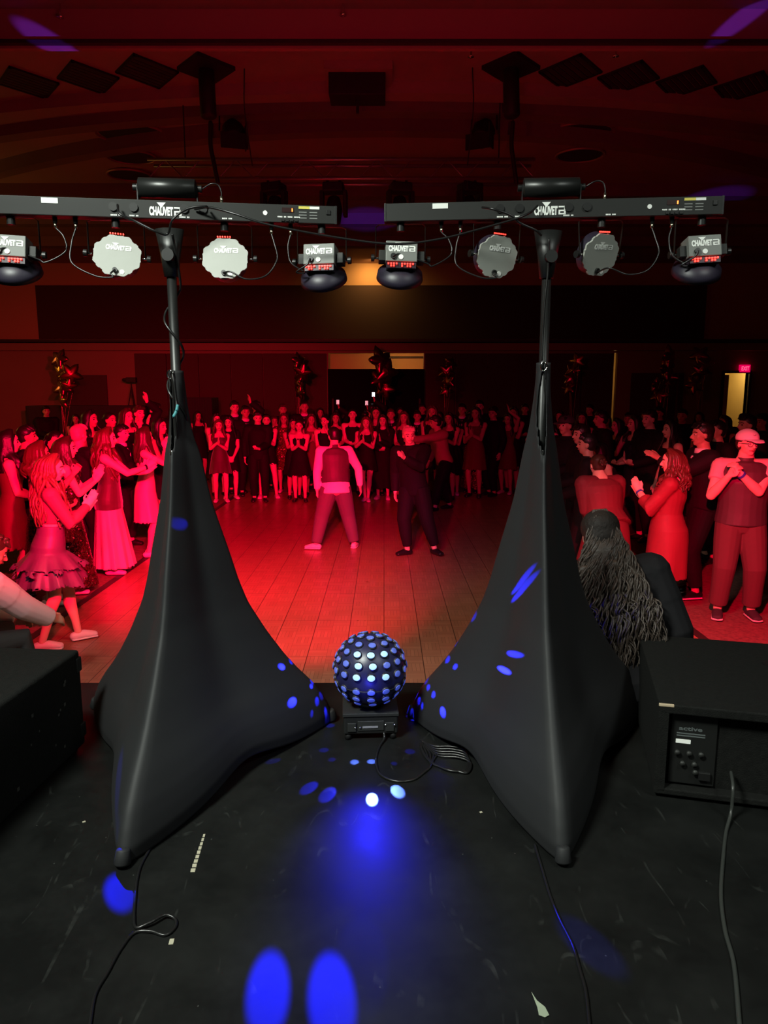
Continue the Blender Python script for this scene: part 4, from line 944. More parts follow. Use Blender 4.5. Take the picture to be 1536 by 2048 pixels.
def person(label, x, y, face, H=1.66, sex='f', sk='l', hair=('long', 'brown'), wear=(), hands=('side', 'side'), lean=0, side=0, look=(0, 0), feet=None, pel=None, z=0., b=1., vox=.011,
           group=None, toe=10, knee=(0, 1, 0), near=False, twist=0, shoe='shoeblack', hsh=(0, 0)):
    s = H; K = Body(); t = empty('person', (x, y, z), R(face), label, 'person', group)
    P0 = Vector(pel) * s if pel is not None else Vector((0, 0, .53 * s))
    if pel is None and lean: P0.y -= .10 * s * math.sin(R(lean))
    U = unit((math.sin(R(side)), math.sin(R(lean)) * math.cos(R(side)), math.cos(R(lean)) * math.cos(R(side))))
    F = Vector((math.sin(R(-twist)), math.cos(R(twist)), 0)); F = (F - U * U.dot(F)).normalized(); X = F.cross(U).normalized()
    T = lambda h, xx=0, f=0: P0 + U * ((h - .53) * s) + X * (xx * s) + F * (f * s)
    st = [(h, a * b, c * (b + (b - 1) * .5), f) for h, a, c, f in (FEM if sex == 'f' else MAL)]
    bm = bmesh.new(); lb = (1 if sex == 'f' else 1.12) * (.5 + .5 * b)
    tube(bm, [T(h, 0, f) for h, a, c, f in st], [(a * s, c * s) for h, a, c, f in st], 20, X, domek=.4)
    if sex == 'f':
        for q in (-1, 1): ell(bm, T(.735, q * .040, .040), (.034 * s, .030 * s, .034 * s), (X, F, U))
    # head
    yw, pt = R(look[0]), R(look[1])
    Hu0 = (U * .55 + Vector((0, 0, .45))).normalized() if lean or side else U
    Fh = Matrix.Rotation(yw, 3, Hu0) @ (F - Hu0 * Hu0.dot(F)).normalized(); Xh = Fh.cross(Hu0).normalized()
    Fh = Matrix.Rotation(pt, 3, Xh) @ Fh; Uh = Xh.cross(Fh).normalized()
    nk = T(.878, 0, .002); C = nk + Hu0 * (.052 * s) + (F * .010 * s)
    A = (Xh, Fh, Uh); hp = lambda xx, f, u: C + Xh * (xx * s) + Fh * (f * s) + Uh * (u * s)
    tube(bm, [T(.845, 0, -.004), hp(0, -.010, -.025)], [(.031 * s * lb, .031 * s * lb), (.031 * s, .033 * s)], 12, X)
    ell(bm, hp(0, -.004, .016), (.0445 * s, .0545 * s, .050 * s), A, 3)
    ell(bm, hp(0, .012, -.022), (.035 * s, .038 * s, .036 * s), A, 2)
    ell(bm, hp(0, .030, -.046), (.017 * s, .015 * s, .012 * s), A, 2)
    tube(bm, [hp(0, .047, .008), hp(0, .056, -.006), hp(0, .058, -.012)], [.0055 * s, .0065 * s, .0085 * s], 8, Xh)
    ell(bm, hp(0, .040, -.030), (.016 * s, .010 * s, .007 * s), A, 1)
    ell(bm, hp(0, .040, .020), (.032 * s, .010 * s, .006 * s), A, 1)
    for q in (-1, 1):
        ell(bm, hp(q * .045, -.004, -.004), (.006 * s, .012 * s, .019 * s), A, 1)
        ell(bm, hp(q * .024, .028, -.012), (.014 * s, .014 * s, .014 * s), A, 1)
    K.arm = []; fr = max(.0046 * s, .74 * vox)
    for i, q in enumerate((-1, 1)):
        spec = hands[i]; spec = HANDS[spec] if isinstance(spec, str) else spec
        w, hd, pn, curl, eh = spec
        S_ = T(.808, q * (.100 if sex == 'f' else .112) * (.6 + .4 * b), -.004)
        sgn = -q                                        # q=-1 is the person's left (X points right)
        wv = T(w[2] + hsh[i], q * w[0], w[1]); ax = lambda v: (X * (q * v[0]) + F * v[1] + U * v[2])
        el, wr = ik(S_, wv, .172 * s, .150 * s, ax(eh))
        K.arm.append((S_, el, wr))
        tube(bm, [T(.803, q * .05, -.004), S_], [(.036 * s * lb, .036 * s * lb), (.032 * s * lb, .032 * s * lb)], 12)
        tube(bm, [S_, S_.lerp(el, .35), el.lerp(S_, .08), el], [.034 * s * lb, .027 * s * lb, .0225 * s * lb, .0215 * s * lb], 12)
        tube(bm, [el, el.lerp(wr, .3), wr], [.0215 * s * lb, .0225 * s * lb, .0145 * s * lb], 12)
        d = unit(ax(hd)); n = ax(pn); n = (n - d * n.dot(d)).normalized(); wd = d.cross(n).normalized()
        if wd.dot(X * -q + U * .3) < 0: wd = -wd        # thumb edge turns inward/up
        tube(bm, [wr - d * .004 * s, wr + d * .018 * s, wr + d * .050 * s], [(.014 * s, .011 * s), (.021 * s, .011 * s), (.023 * s, .010 * s)], 12, wd)
        for fi, (off, ln) in enumerate(((.0175, .040), (.006, .046), (-.006, .043), (-.0175, .033))):
            off *= max(1, fr / (.0052 * s)); p = wr + d * .050 * s + wd * (off * s); c = R(curl * .7); pts = [p - d * .012 * s, p]; dd = d; sp = wd * (off * (1.6 if curl < 30 else .2))
            for sg in (.42, .33, .25):
                dd = (dd * math.cos(c) + n * math.sin(c) + sp * .4).normalized(); n2 = (n - dd * n.dot(dd)).normalized(); pts.append(pts[-1] + dd * (ln * sg * s)); c = R(curl * 1.05)
            tube(bm, pts, [fr, fr, fr, fr * .92, fr * .85], 8, wd)
        tb = wr + d * .012 * s + wd * .016 * s; td = (wd * .75 + d * .75 + n * .15).normalized()
        tube(bm, [wr + d * .008 * s, tb, tb + td * .024 * s, tb + (td * .6 + d * .6).normalized() * .044 * s], [.010 * s, .0085 * s, max(fr, .0062 * s), fr], 8)
        K.arm[-1] += (d, n, wd)
    # legs
    feet = feet or ((-.060, .01, 0), (.060, -.01, 0)); K.leg = []
    for i, q in enumerate((-1, 1)):
        fx, fy, fz = feet[i][:3]; hpj = T(.515, q * .052, -.004); an = Vector((fx * s, fy * s, fz * s + .046 * s))
        kh = Vector((q * .12 + knee[0], knee[1], knee[2])); kn, an = ik(hpj, an, .246 * s, .236 * s, kh)
        K.leg.append((hpj, kn, an))
        tube(bm, [hpj + U * .0 * s, hpj.lerp(kn, .35), kn.lerp(hpj, .1), kn], [(.052 * s * lb, .056 * s * lb), .046 * s * lb, .032 * s * lb, .031 * s * lb], 14)
        sh = kn.lerp(an, .3) - Vector((0, .008 * s, 0)); tube(bm, [kn, sh, kn.lerp(an, .7), an], [.031 * s * lb, .032 * s * lb, .021 * s * lb, .019 * s * lb], 14)
        ta = R(toe) * q; fd = feet[i][3] if len(feet[i]) > 3 else None
        fdv = Vector((math.sin(ta), math.cos(ta), 0)) if fd is None else unit(fd); K.leg[-1] += (fdv,)
        up = Vector((0, 0, 1)); sdv = fdv.cross(up).normalized()
        tube(bm, [an - fdv * .018 * s - up * .024 * s, an + fdv * .03 * s - up * .022 * s, an + fdv * .085 * s - up * .032 * s], [(.020 * s, .020 * s), (.024 * s, .022 * s), (.024 * s, .011 * s)], 12, sdv)
    remesh('body', bm, skin(sk), t, vox, 1 if vox > .009 else 2)
    K.__dict__.update(T=T, X=X, F=F, U=U, s=s, st=st, hp=hp, A=A, lb=lb, q=t, vox=vox, C=C, sex=sex, sk=sk, near=near, b=b)
    # face details
    for q in (-1, 1):
        e = part('eye', ell(bmesh.new(), hp(q * .0175, .0415, .004), (.0072 * s, .0055 * s, .0048 * s), A, 2), mat('eye_dark' if not near else 'eye_white', (.02, .015, .012) if not near else (.7, .68, .66), .3), t)
        if near: part('iris', ell(bmesh.new(), hp(q * .0175, .0463, .004), (.0034 * s, .0016 * s, .0036 * s), A, 1), mat('iris', (.02, .012, .01), .2), e)
    bm = bmesh.new()
    for q in (-1, 1): tube(bm, [hp(q * .009, .049, .017), hp(q * .02, .047, .020), hp(q * .030, .039, .016)], .0024 * s, 6)
    part('eyebrows', bm, hairm('black' if hair[1] in ('black', 'brown') else 'brown'), t)
    part('lips', tube(bmesh.new(), [hp(-.014, .042, -.030), hp(0, .0515, -.0300), hp(.014, .042, -.030)], [(.003 * s, .003 * s), (.0045 * s, .0038 * s), (.003 * s, .003 * s)], 8, Uh), mat('lips', (.42, .12, .11), .4), t)
    make_hair(K, hair)
    for wspec in wear: WEAR[wspec[0]](K, *wspec[1:])
    if shoe: shoes(K, shoe)
    return K

def skirt_rings(K, bm, top, hem, flare, folds=0, amp=.0, seg=36, tilt=0, hemwave=0, ph=0):
    """closed solid skirt from height share top to hem (world vertical below the hips)"""
    T, X, F, U, s = K.T, K.X, K.F, K.U, K.s; rows = []
    def at(h):
        for (h0, a0, c0, f0), (h1, a1, c1, f1) in zip(K.st, K.st[1:]):
            if h0 <= h <= h1:
                w_ = (h - h0) / (h1 - h0); return a0 + (a1 - a0) * w_, c0 + (c1 - c0) * w_, f0 + (f1 - f0) * w_
        return K.st[0][1:] if h < K.st[0][0] else K.st[-1][1:]
    hs = [top, .60, .57, .54, .51] if top > .6 else [top, .55, .51]
    n = 7; hs = [h for h in hs if h <= top and h > hem] + [.51 + (hem - .51) * k / n for k in range(1, n + 1)]
    hip = T(.51); fm = sum((l[2] + l[1] for l in K.leg), Vector()) / 4
    for h in hs:
        a, c, f = at(max(h, .50))
        if h >= .51: ctr = T(h, 0, f); ux, uf = X, F; g = .010; w_ = 0
        else:
            w_ = (.51 - h) / max(.01, .51 - hem); ctr = T(.51, 0, f) + Vector((0, 0, -(.51 - h) * s)); low = fm if (.51 - hem) > .15 else hip
            ctr.x += (low.x - hip.x) * min(1, (.51 - h) / .45) * .8; ctr.y += (low.y - hip.y) * min(1, (.51 - h) / .45) * .8
            ux, uf = X, F; g = .012 + flare * w_; a, c = at(.51)[:2]; c += flare * w_ * .2; 
            ux = Vector((X.x, X.y, 0)).normalized(); uf = Vector((F.x, F.y, 0)).normalized()
        ring = []
        for k in range(seg):
            an = 2 * math.pi * k / seg; wv = amp * (w_ if h < .51 else 0) * math.sin(folds * an + ph) if folds else 0
            zz = hemwave * (w_ ** 2) * math.sin(folds * an * .5 + 1) if folds else 0
            ring.append(bm.verts.new(ctr + ux * ((a + g + wv) * s * math.cos(an)) + uf * ((c + g + wv) * s * math.sin(an)) + Vector((0, 0, zz * s))))
        rows.append(ring)
    for r0, r1 in zip(rows, rows[1:]):
        for k in range(seg): bm.faces.new((r0[k], r0[(k + 1) % seg], r1[(k + 1) % seg], r1[k]))
    # recessed underside so the hem reads as a cloth edge
    inner = []
    for k in range(seg):
        c0 = sum((v.co for v in rows[-1]), Vector()) / seg; inner.append(bm.verts.new(c0 + (rows[-1][k].co - c0) * .86 + Vector((0, 0, .035 * s))))
    for k in range(seg): bm.faces.new((rows[-1][k], rows[-1][(k + 1) % seg], inner[(k + 1) % seg], inner[k]))
    bm.faces.new(rows[0][::-1]); bm.faces.new(inner)
def torso_shell(K, bm, h0, h1, g, gb=None, bust=True):
    T, X, F, U, s = K.T, K.X, K.F, K.U, K.s
    st = [q for q in K.st if h0 - .001 <= q[0] <= h1 + .001]
    def lerp_at(h):
        for p, q in zip(K.st, K.st[1:]):
            if p[0] <= h <= q[0]:
                w_ = (h - p[0]) / (q[0] - p[0]); return tuple(p[i] + (q[i] - p[i]) * w_ for i in range(4))
        return K.st[0] if h < K.st[0][0] else K.st[-1]
    if not st or st[0][0] > h0 + .004: st = [lerp_at(h0)[:0] + (h0,) + lerp_at(h0)[1:]] + st
    if st[-1][0] < h1 - .004: st = st + [(h1,) + lerp_at(h1)[1:]]
    if gb is not None: st = [(h, max(a, .090 * K.b) if h < .52 else a, max(c, .064 * K.b) if h < .52 else c, f) for h, a, c, f in st]
    gs = [(gb if gb is not None else g) * (1 - i / (len(st) - 1)) + g * (i / (len(st) - 1)) for i in range(len(st))]
    tube(bm, [T(h, 0, f) for h, a, c, f in st], [((a + gg) * s, (c + gg) * s) for (h, a, c, f), gg in zip(st, gs)], 22, X, domek=.12)
    if bust and K.sex == 'f' and h1 >= .75:
        for q in (-1, 1): ell(bm, T(.735, q * .040, .040), ((.034 + g) * s, (.030 + g) * s, (.034 + g) * s), (X, F, U))
def sleeves(K, bm, kind, g):
    s, lb = K.s, K.lb
    for i, q in enumerate((-1, 1)):
        S_, el, wr = K.arm[i][:3]
        tube(bm, [K.T(.803, q * .045, -.004), S_], [((.036 * lb + g) * s,) * 2, ((.034 * lb + g) * s,) * 2], 14)
        tube(bm, [S_, S_.lerp(el, .45 if kind == 'short' else .5)], [((.034 * lb + g) * s,) * 2, ((.028 * lb + g * 1.3) * s,) * 2], 14, domek=1 if kind != 'short' else .15)
        ell(bm, S_, ((.036 * lb + g) * s,) * 3)
        if kind == 'long':
            tube(bm, [S_.lerp(el, .5), el, el.lerp(wr, .35), wr.lerp(el, .06)], [(.028 * lb + g * 1.2) * s, (.024 * lb + g * 1.2) * s, (.0235 * lb + g) * s, (.0165 * lb + g) * s], 14, domek=.25)
        if kind == 'bell':
            tube(bm, [S_.lerp(el, .5), el, el.lerp(wr, .5)], [(.028 * lb + g * 1.6) * s, (.030 * lb + g * 2.4) * s, (.026 * lb + g * 1.6) * s], 14, domek=.25)
def w_dress(K, m, hem=.33, flare=.03, top=.785, sl=None, straps=True, folds=9, amp=.006, belt=None, hw=0):
    bm = bmesh.new(); torso_shell(K, bm, .57, top, .008); skirt_rings(K, bm, .62, hem, flare, folds, amp, hemwave=hw)
    if straps:
        for q in (-1, 1): tube(bm, [K.T(top - .02, q * .045, .058), K.T(.815, q * .052, .030), K.T(.832, q * .056, -.004), K.T(.81, q * .05, -.046), K.T(top - .02, q * .045, -.058)], max(.006 * K.s, K.vox * .75), 6)
    if sl: torso_shell(K, bm, .72, .822, .008); sleeves(K, bm, sl, .008)
    o = remesh('dress', bm, cloth(m), K.q, K.vox * 1.05, 2)
def w_top(K, m, h0=.62, h1=.822, sl='long', g=.008, name='shirt', gb=None, collar=None):
    bm = bmesh.new(); torso_shell(K, bm, h0, h1, g, gb)
    if sl: sleeves(K, bm, sl, g)
    if collar: tube(bm, [K.T(.825, 0, -.004), K.T(.862, 0, 0)], [(.052 * K.s, .045 * K.s), (.040 * K.s, .040 * K.s)], 18, K.X, domek=.1)
    return remesh(name, bm, cloth(m), K.q, K.vox * 1.05, 2)
def w_skirt(K, m, top=.64, hem=.33, flare=.06, folds=10, amp=.012, name='skirt', hw=.008):
    bm = bmesh.new(); skirt_rings(K, bm, top, hem, flare, folds, amp, hemwave=hw, seg=48); remesh(name, bm, cloth(m), K.q, K.vox * 1.05, 1)
def w_trousers(K, m, g=.010, cuff=.014, top=.60, crop=.03):
    bm = bmesh.new(); s, lb = K.s, K.lb; torso_shell(K, bm, .47, top, .009, bust=False)
    for hpj, kn, an, fd in K.leg:
        e = an + Vector((0, 0, crop * s)) if crop else an
        tube(bm, [hpj, hpj.lerp(kn, .4), kn, kn.lerp(e, .5), e], [((.054 * lb + g * .6) * s, (.058 * lb + g * .6) * s), (.046 * lb + g) * s, (.033 * lb + g * 1.15) * s, (.028 * lb + g * 1.1) * s, (.020 * lb + cuff) * s], 16, domek=.15)
    remesh('trousers', bm, cloth(m), K.q, K.vox * 1.05, 2)
def w_suit(K, m='black', shirt='white', tie=True):
    w_top(K, m, .475, .825, 'long', .013, 'jacket', .020)
    bm = bmesh.new(); tube(bm, [K.T(.832, 0, 0), K.T(.858, 0, .002)], [(.044 * K.s * K.lb, .041 * K.s * K.lb), (.037 * K.s * K.lb, .036 * K.s * K.lb)], 18, K.X, domek=.1)
    fr_ = (.066 if K.sex == 'm' else .066) * K.b + .0135
    tube(bm, [K.T(.81, 0, .052), K.T(.76, 0, fr_ - .004), K.T(.70, 0, fr_ - .002)], [(.026 * K.s, .008 * K.s), (.018 * K.s, .008 * K.s), (.004 * K.s, .005 * K.s)], 10, K.X)
    part('shirt_collar', bm, cloth(shirt), K.q)
    if tie: part('tie', tube(bmesh.new(), [K.T(.82, 0, .058), K.T(.775, 0, fr_ + .004), K.T(.71, 0, fr_ + .004)], [(.007 * K.s, .004 * K.s), (.008 * K.s, .004 * K.s), (.010 * K.s, .004 * K.s)], 8, K.X), cloth('black'), K.q)
def w_vest(K, m='vest', h0=.53):
    w_top(K, m, h0, .83, None, .022, 'vest', .028, collar=True)
def w_band(K, i, m='band'):
    S_, el, wr = K.arm[i][:3]; d = (wr - el).normalized(); c = wr - d * .012 * K.s
    part('wristband', tube(bmesh.new(), [c - d * .006 * K.s, c + d * .006 * K.s], [(.0185 * K.s * K.lb,) * 2] * 2, 16, dome=False), cloth(m), K.q, smooth=False)
def w_cap(K, m='white', back=False):
    hp, s, A = K.hp, K.s, K.A; q = -1 if back else 1; bm = bmesh.new()
    ell(bm, hp(0, -.006, .030), (.0545 * s, .065 * s, .049 * s), A, 3)
    low = [v for v in bm.verts if (v.co - hp(0, 0, .020)).dot(A[2]) < 0]
    for v in low: v.co -= A[2] * (v.co - hp(0, 0, .020)).dot(A[2]) * 1
    cap = part('cap', bm, cloth(m) if isinstance(m, str) else m, K.q)
    bm = bmesh.new(); tube(bm, [hp(0, q * .030, .024), hp(0, q * .075, .024), hp(0, q * .100, .016)], [(.044 * s, .005 * s), (.039 * s, .005 * s), (.026 * s, .004 * s)], 18, A[0], domek=.5); part('brim', bm, cloth(m), cap)
    part('button', ell(bmesh.new(), hp(0, -.006, .0745), (.006 * s, .006 * s, .003 * s), A, 1), cloth(m), cap)
def w_capmark(K):
    hp, s, A = K.hp, K.s, K.A; bm = bmesh.new()
    M_ = Matrix.Translation(hp(0, .0515, .050)) @ Matrix((A[0] * -1, (A[1] * .72 + A[2] * .69).normalized() * -1, (A[2] * .72 - A[1] * .69).normalized())).transposed().to_4x4()
    for pl in ([(-.016, .012), (-.004, .014), (-.004, -.012), (-.012, -.004)], [(.002, .014), (.016, .010), (.010, -.004), (.003, -.012)]):
        bm.faces.new([bm.verts.new(M_ @ Vector((x_, -.0015, z_))) for x_, z_ in pl])
    part('cap_emblem', bm, cloth('charcoal'), K.q, smooth=False)
def w_glasses(K, m=None):
    hp, s, A = K.hp, K.s, K.A; bm = bmesh.new()
    for q in (-1, 1):
        pts = [hp(q * .0185 + .0145 * math.cos(a) * (1.0), .0530, .003 + .0115 * math.sin(a)) for a in [2 * math.pi * k / 20 for k in range(21)]]
        tube(bm, pts, .0012 * s, 6, A[1], dome=False); tube(bm, [hp(q * .033, .052, .006), hp(q * .047, .02, .006), hp(q * .0475, -.004, .004)], .0012 * s, 6)
    tube(bm, [hp(-.005, .054, .006), hp(.005, .054, .006)], .0012 * s, 6); part('glasses', bm, mat('glasses_frame', (.02, .02, .02), .3), K.q)
def w_cutout(K, m='pale'):
    bm = bmesh.new(); torso_shell(K, bm, .585, .61, .010, bust=False); remesh('waistband', bm, cloth(m), K.q, K.vox, 1)
def w_pocket(K):
    pass
def shoes(K, m):
    s = K.s
    for hpj, kn, an, fd in K.leg:
        up = Vector((0, 0, 1)); sd = fd.cross(up).normalized(); bm = bmesh.new(); g = .006
        tube(bm, [an - fd * .022 * s - up * .022 * s, an + fd * .03 * s - up * .020 * s, an + fd * .086 * s - up * .029 * s], [(.024 * s, .023 * s), (.028 * s, .025 * s), (.027 * s, .0155 * s)], 14, sd)
        o = remesh('shoe', bm, cloth(m) if m not in ('heel', 'sock') else cloth('pale' if m == 'sock' else 'shoewhite'), K.q, max(.008, K.vox), 1)
        if K.near or m == 'shoewhite':
            z0 = an.z - .046 * s; c0 = Vector((an.x, an.y, z0 + .008 * s)); part('sole', tube(bmesh.new(), [c0 - fd * .030 * s, c0 + fd * .03 * s, c0 + fd * .092 * s], [(.026 * s, .008 * s), (.028 * s, .008 * s), (.029 * s, .008 * s)], 14, sd), cloth('shoewhite'), o)
WEAR = dict(dress=w_dress, top=w_top, skirt=w_skirt, trousers=w_trousers, suit=w_suit, vest=w_vest, band=w_band, cap=w_cap, capmark=w_capmark, glasses=w_glasses, waist=w_cutout)

def make_hair(K, spec):
    style, col = spec[0], spec[1]; L = spec[2] if len(spec) > 2 else .22; m = hairm(col)
    if style == 'none': return
    hp, s, A, vox = K.hp, K.s, K.A, K.vox; bm = bmesh.new(); rnd = random.Random(hash(label_seed[0]) % 9973); label_seed[0] += 1
    ell(bm, hp(0, -.013, .026), (.0495 * s, .056 * s, .049 * s), A, 3); ell(bm, hp(0, -.024, .004), (.047 * s, .042 * s, .052 * s), A, 2)
    if style == 'crop': remesh('hair', bm, m, K.q, vox * .9, 1); return
    if style == 'short':
        for k in range(14):
            a = rnd.uniform(0, 6.3); r = rnd.uniform(.1, .9); tube(bm, [hp(.030 * r * math.cos(a), -.010 + .036 * r * math.sin(a), .062), hp(.040 * r * math.cos(a) + .006, .002 + .046 * r * math.sin(a), .078 - .018 * r * r)], [.012 * s, .007 * s], 8)
        for k in range(5): tube(bm, [hp(-.03 + .015 * k, .030, .058), hp(-.034 + .016 * k, .046, .042)], [.010 * s, .006 * s], 8)
    if style in ('bun', 'pony'):
        ell(bm, hp(0, -.066, .012 if style == 'bun' else .020), (.026 * s, .024 * s, .026 * s), A, 2)
        if style == 'pony': tube(bm, crom([hp(0, -.075, .015), hp(.01, -.095, -.03), hp(.0, -.088, -.09), hp(-.01, -.080, -.15)], 4), [.016 * s] * 12 + [.006 * s], 10)
        else:
            for k in range(6): a = k * 1.05; tube(bm, [hp(.02 * math.cos(a), -.07 + .006 * math.sin(a * 3), .012 + .02 * math.sin(a)), hp(.02 * math.cos(a + 1.2), -.082, .012 + .02 * math.sin(a + 1.2))], .008 * s, 6)
    if style in ('short', 'bun', 'pony'):
        remesh('hair', bm, m, K.q, vox * .9, 1); return
    # long hair: locks fall from the crown past the ears over shoulders and back
    big = len(spec) > 3 and spec[3] == 'big'; n = 30 if not K.near else 54
    down = Vector((0, 0, -1)); back = -K.F
    if not K.near:
        pass
    strands = bmesh.new() if K.near else bm
    for k in range(n):
        th = R(62 + (236 * k / (n - 1))) ; sx_, cf = math.sin(th), math.cos(th)     # 0 = face, 180 = nape
        wid = 1.0 + (.22 if big else 0); lay = rnd.uniform(.9, 1.06)
        p0 = hp(.016 * sx_, .010 + .012 * cf, .073); p1 = hp(.046 * sx_ * wid * lay, -.012 + .050 * cf * lay, .038); p2 = hp(.054 * sx_ * wid * lay, -.014 + .056 * cf * wid * lay, -.012)
        frontish = cf > -.25
        p3 = p2 + down * (.045 * s) + K.X * (.010 * sx_ * s) + (K.F * .004 * s if frontish else back * .006 * s)
        end = L * rnd.uniform(.82, 1.05); p4 = p3 + down * ((end - .045) * .5 * s) + K.X * (.018 * sx_ * s) + (K.F * .030 * s if frontish else back * .012 * s)
        p5 = p4 + down * ((end - .045) * .5 * s) + K.X * (rnd.uniform(-.006, .010) * sx_ * s) + (K.F * .012 * s if frontish else K.F * .004 * s)
        c = crom([p0, p1, p2, p3, p4, p5], 5 if not K.near else 9); wv = (.006 if col not in ('ash', 'blond', 'auburn') else .011) * s
        if K.near: wv = .012 * s
        f0, f1 = rnd.uniform(0, 6.3), rnd.uniform(.8, 1.2); N = len(c)
        step = (1.25 if K.near else 2.0) if wv > .008 * s else 1.3
        c = [p + (K.X * math.sin(i * .55 * f1 * step * .6 + f0) + K.F * math.cos(i * .5 * step * .6 + f0)) * wv * min(1, max(0, (i - N * .35) / (N * .3))) for i, p in enumerate(c)]
        r = (.0115 if not K.near else .0085) * s * (1.15 if big else 1)
        tube(strands, c, [(r * (1 - .55 * max(0, (i / (N - 1) - .6) / .4))) for i in range(N)], 8)
    if K.near:
        remesh('hair', bm, m, K.q, vox * .9, 1); part('hair_locks', strands, m, K.q)
    else: remesh('hair', bm, m, K.q, vox * .95, 1)
label_seed = [5]
PLACED = []
def clear_y(px, py, y):
    for k in range(14):
        yy = y + ((k + 1) // 2) * .22 * (1 if k % 2 else -1)
        x = on_y(px, py, yy).x
        if all((x - a) ** 2 + (yy - b_) ** 2 > .40 ** 2 for a, b_ in PLACED): return yy
    return y

def foot_at(px, py, z=0): p = on_z(px, py, z); return p.x, p.y
def toward(x, y, tx, ty):                        # world yaw that makes a figure look at (tx, ty)
    return math.degrees(math.atan2(-(tx - x), ty - y))
CTR = (-.3, 9.4)
def guest(label, px, py, H, to=CTR, **k):
    """px, py: the photo pixel of the feet"""
    x, y = foot_at(px, py)
    for dy in (0, .15, -.15, .3, -.3, .45, .6, .75):
        x, y = foot_at(px, py); x, y = x * (y + dy) / y, y + dy
        if all((x - a) ** 2 + (y - b_) ** 2 > .42 ** 2 for a, b_ in PLACED): break
    PLACED.append((x, y)); v = k.pop('vox', .0085 if y < 8.5 else (.0105 if y < 12 else .0125))
    f = k.pop('face', None); f = toward(x, y, *to) if f is None else f
    return person(label, x, y, f, H, vox=v, **k)
def hguest(label, px, hy, H, y, to=CTR, **k):
    """figure given by head column, head-top row and distance; its height follows from them"""
    y = clear_y(px, hy, y); top_ = on_y(px, hy, y); PLACED.append((top_.x, y)); k.setdefault('vox', .0125 if y < 15 else .014); f = k.pop('face', None); f = toward(top_.x, y, *to) if f is None else f
    Hh = top_.z / 1.0 if H is None else H
    return person(label, top_.x, y, f, max(1.45, min(1.92, Hh)), **k)

D = lambda *a, **k: ('dress',) + a
# ---- left side, front
guest('woman with wavy light hair clapping in a plum top and purple layered skirt, far left', 118, 1290, 1.60, face=-62, sk='l', hair=('long', 'blond', .27, 'big'), hands=('clap', 'clap2'), look=(-12, -4), vox=.0072, near=True, b=1.04, lean=4,
      wear=(('top', 'plum', .66, .822, 'long', .006, 'crop_top'), ('skirt', 'purple', .645, .40, .085, 9, .016, 'skirt', .012), ('skirt', 'purple', .60, .33, .075, 9, .016, 'underskirt', .010), ('band', 0, 'black')), shoe='heel', feet=((-.03, .10, 0), (.05, -.08, 0)))
guest('dark-haired woman in a long sparkling wine gown clapping behind the purple skirt', 150, 1185, 1.64, face=-66, sk='l', hair=('long', 'brown', .17, 'big'), hands=('clap2', 'clap'), look=(-8, 0), wear=(D('sequin', .05, .05, .785, None, True, 7, .008),), shoe='heel')
guest('woman with short auburn bob and sequinned dark dress standing left of the tall gown', 98, 1200, 1.62, face=-60, sk='m', hair=('long', 'auburn', .12, 'big'), hands=('phone', 'low'), wear=(D('sequin', .28, .03, .785, 'short'),), shoe='heel')
guest('person in dark clothes with pale cropped hair seen from behind in the left crowd', 178, 1120, 1.72, 'm', sex='m', sk='l', hair=('short', 'light'), face=-30, hands=('clap', 'clap'), wear=(('top', 'black', .49, .825, 'long', .012, 'shirt', .016), ('trousers', 'black'))) if False else \
hguest('person in dark clothes with pale cropped hair seen from behind in the left crowd', 155, 858, 1.72, 8.6, sex='m', sk='l', hair=('short', 'light'), face=-25, vox=.0105, hands=('clap', 'clap'), wear=(('top', 'black', .49, .825, 'long', .012, 'shirt', .016), ('trousers', 'black')))
guest('woman with auburn hair in dark top and pale pleated long skirt reaching out her hands', 228, 1140, 1.69, face=-76, sk='l', hair=('long', 'auburn', .26, 'big'), hands=(((-.012, .25, .70), (.0, .75, .65), (-1, .1, 0), 8, (.6, -.3, -1)), ((.02, .26, .74), (-.1, .7, .7), (-1, .2, 0), 12, (.6, -.3, -1))), look=(-5, 0),
      wear=(('top', 'velvet', .46, .79, None, .012, 'bodice', .03), ('skirt', 'pale', .55, .05, .045, 12, .010, 'long_skirt', 0), ('band', 1, 'black')), shoe='heel')
guest('woman in a short pale satin dress clapping beside the left fabric cover', 300, 1112, 1.66, face=-70, sk='l', hair=('long', 'brown', .2), hands=('high', 'high'), look=(25, 0), wear=(D('pale', .27, .02, .785, None, True, 8, .005), ('band', 0, 'black')), shoe='heel')
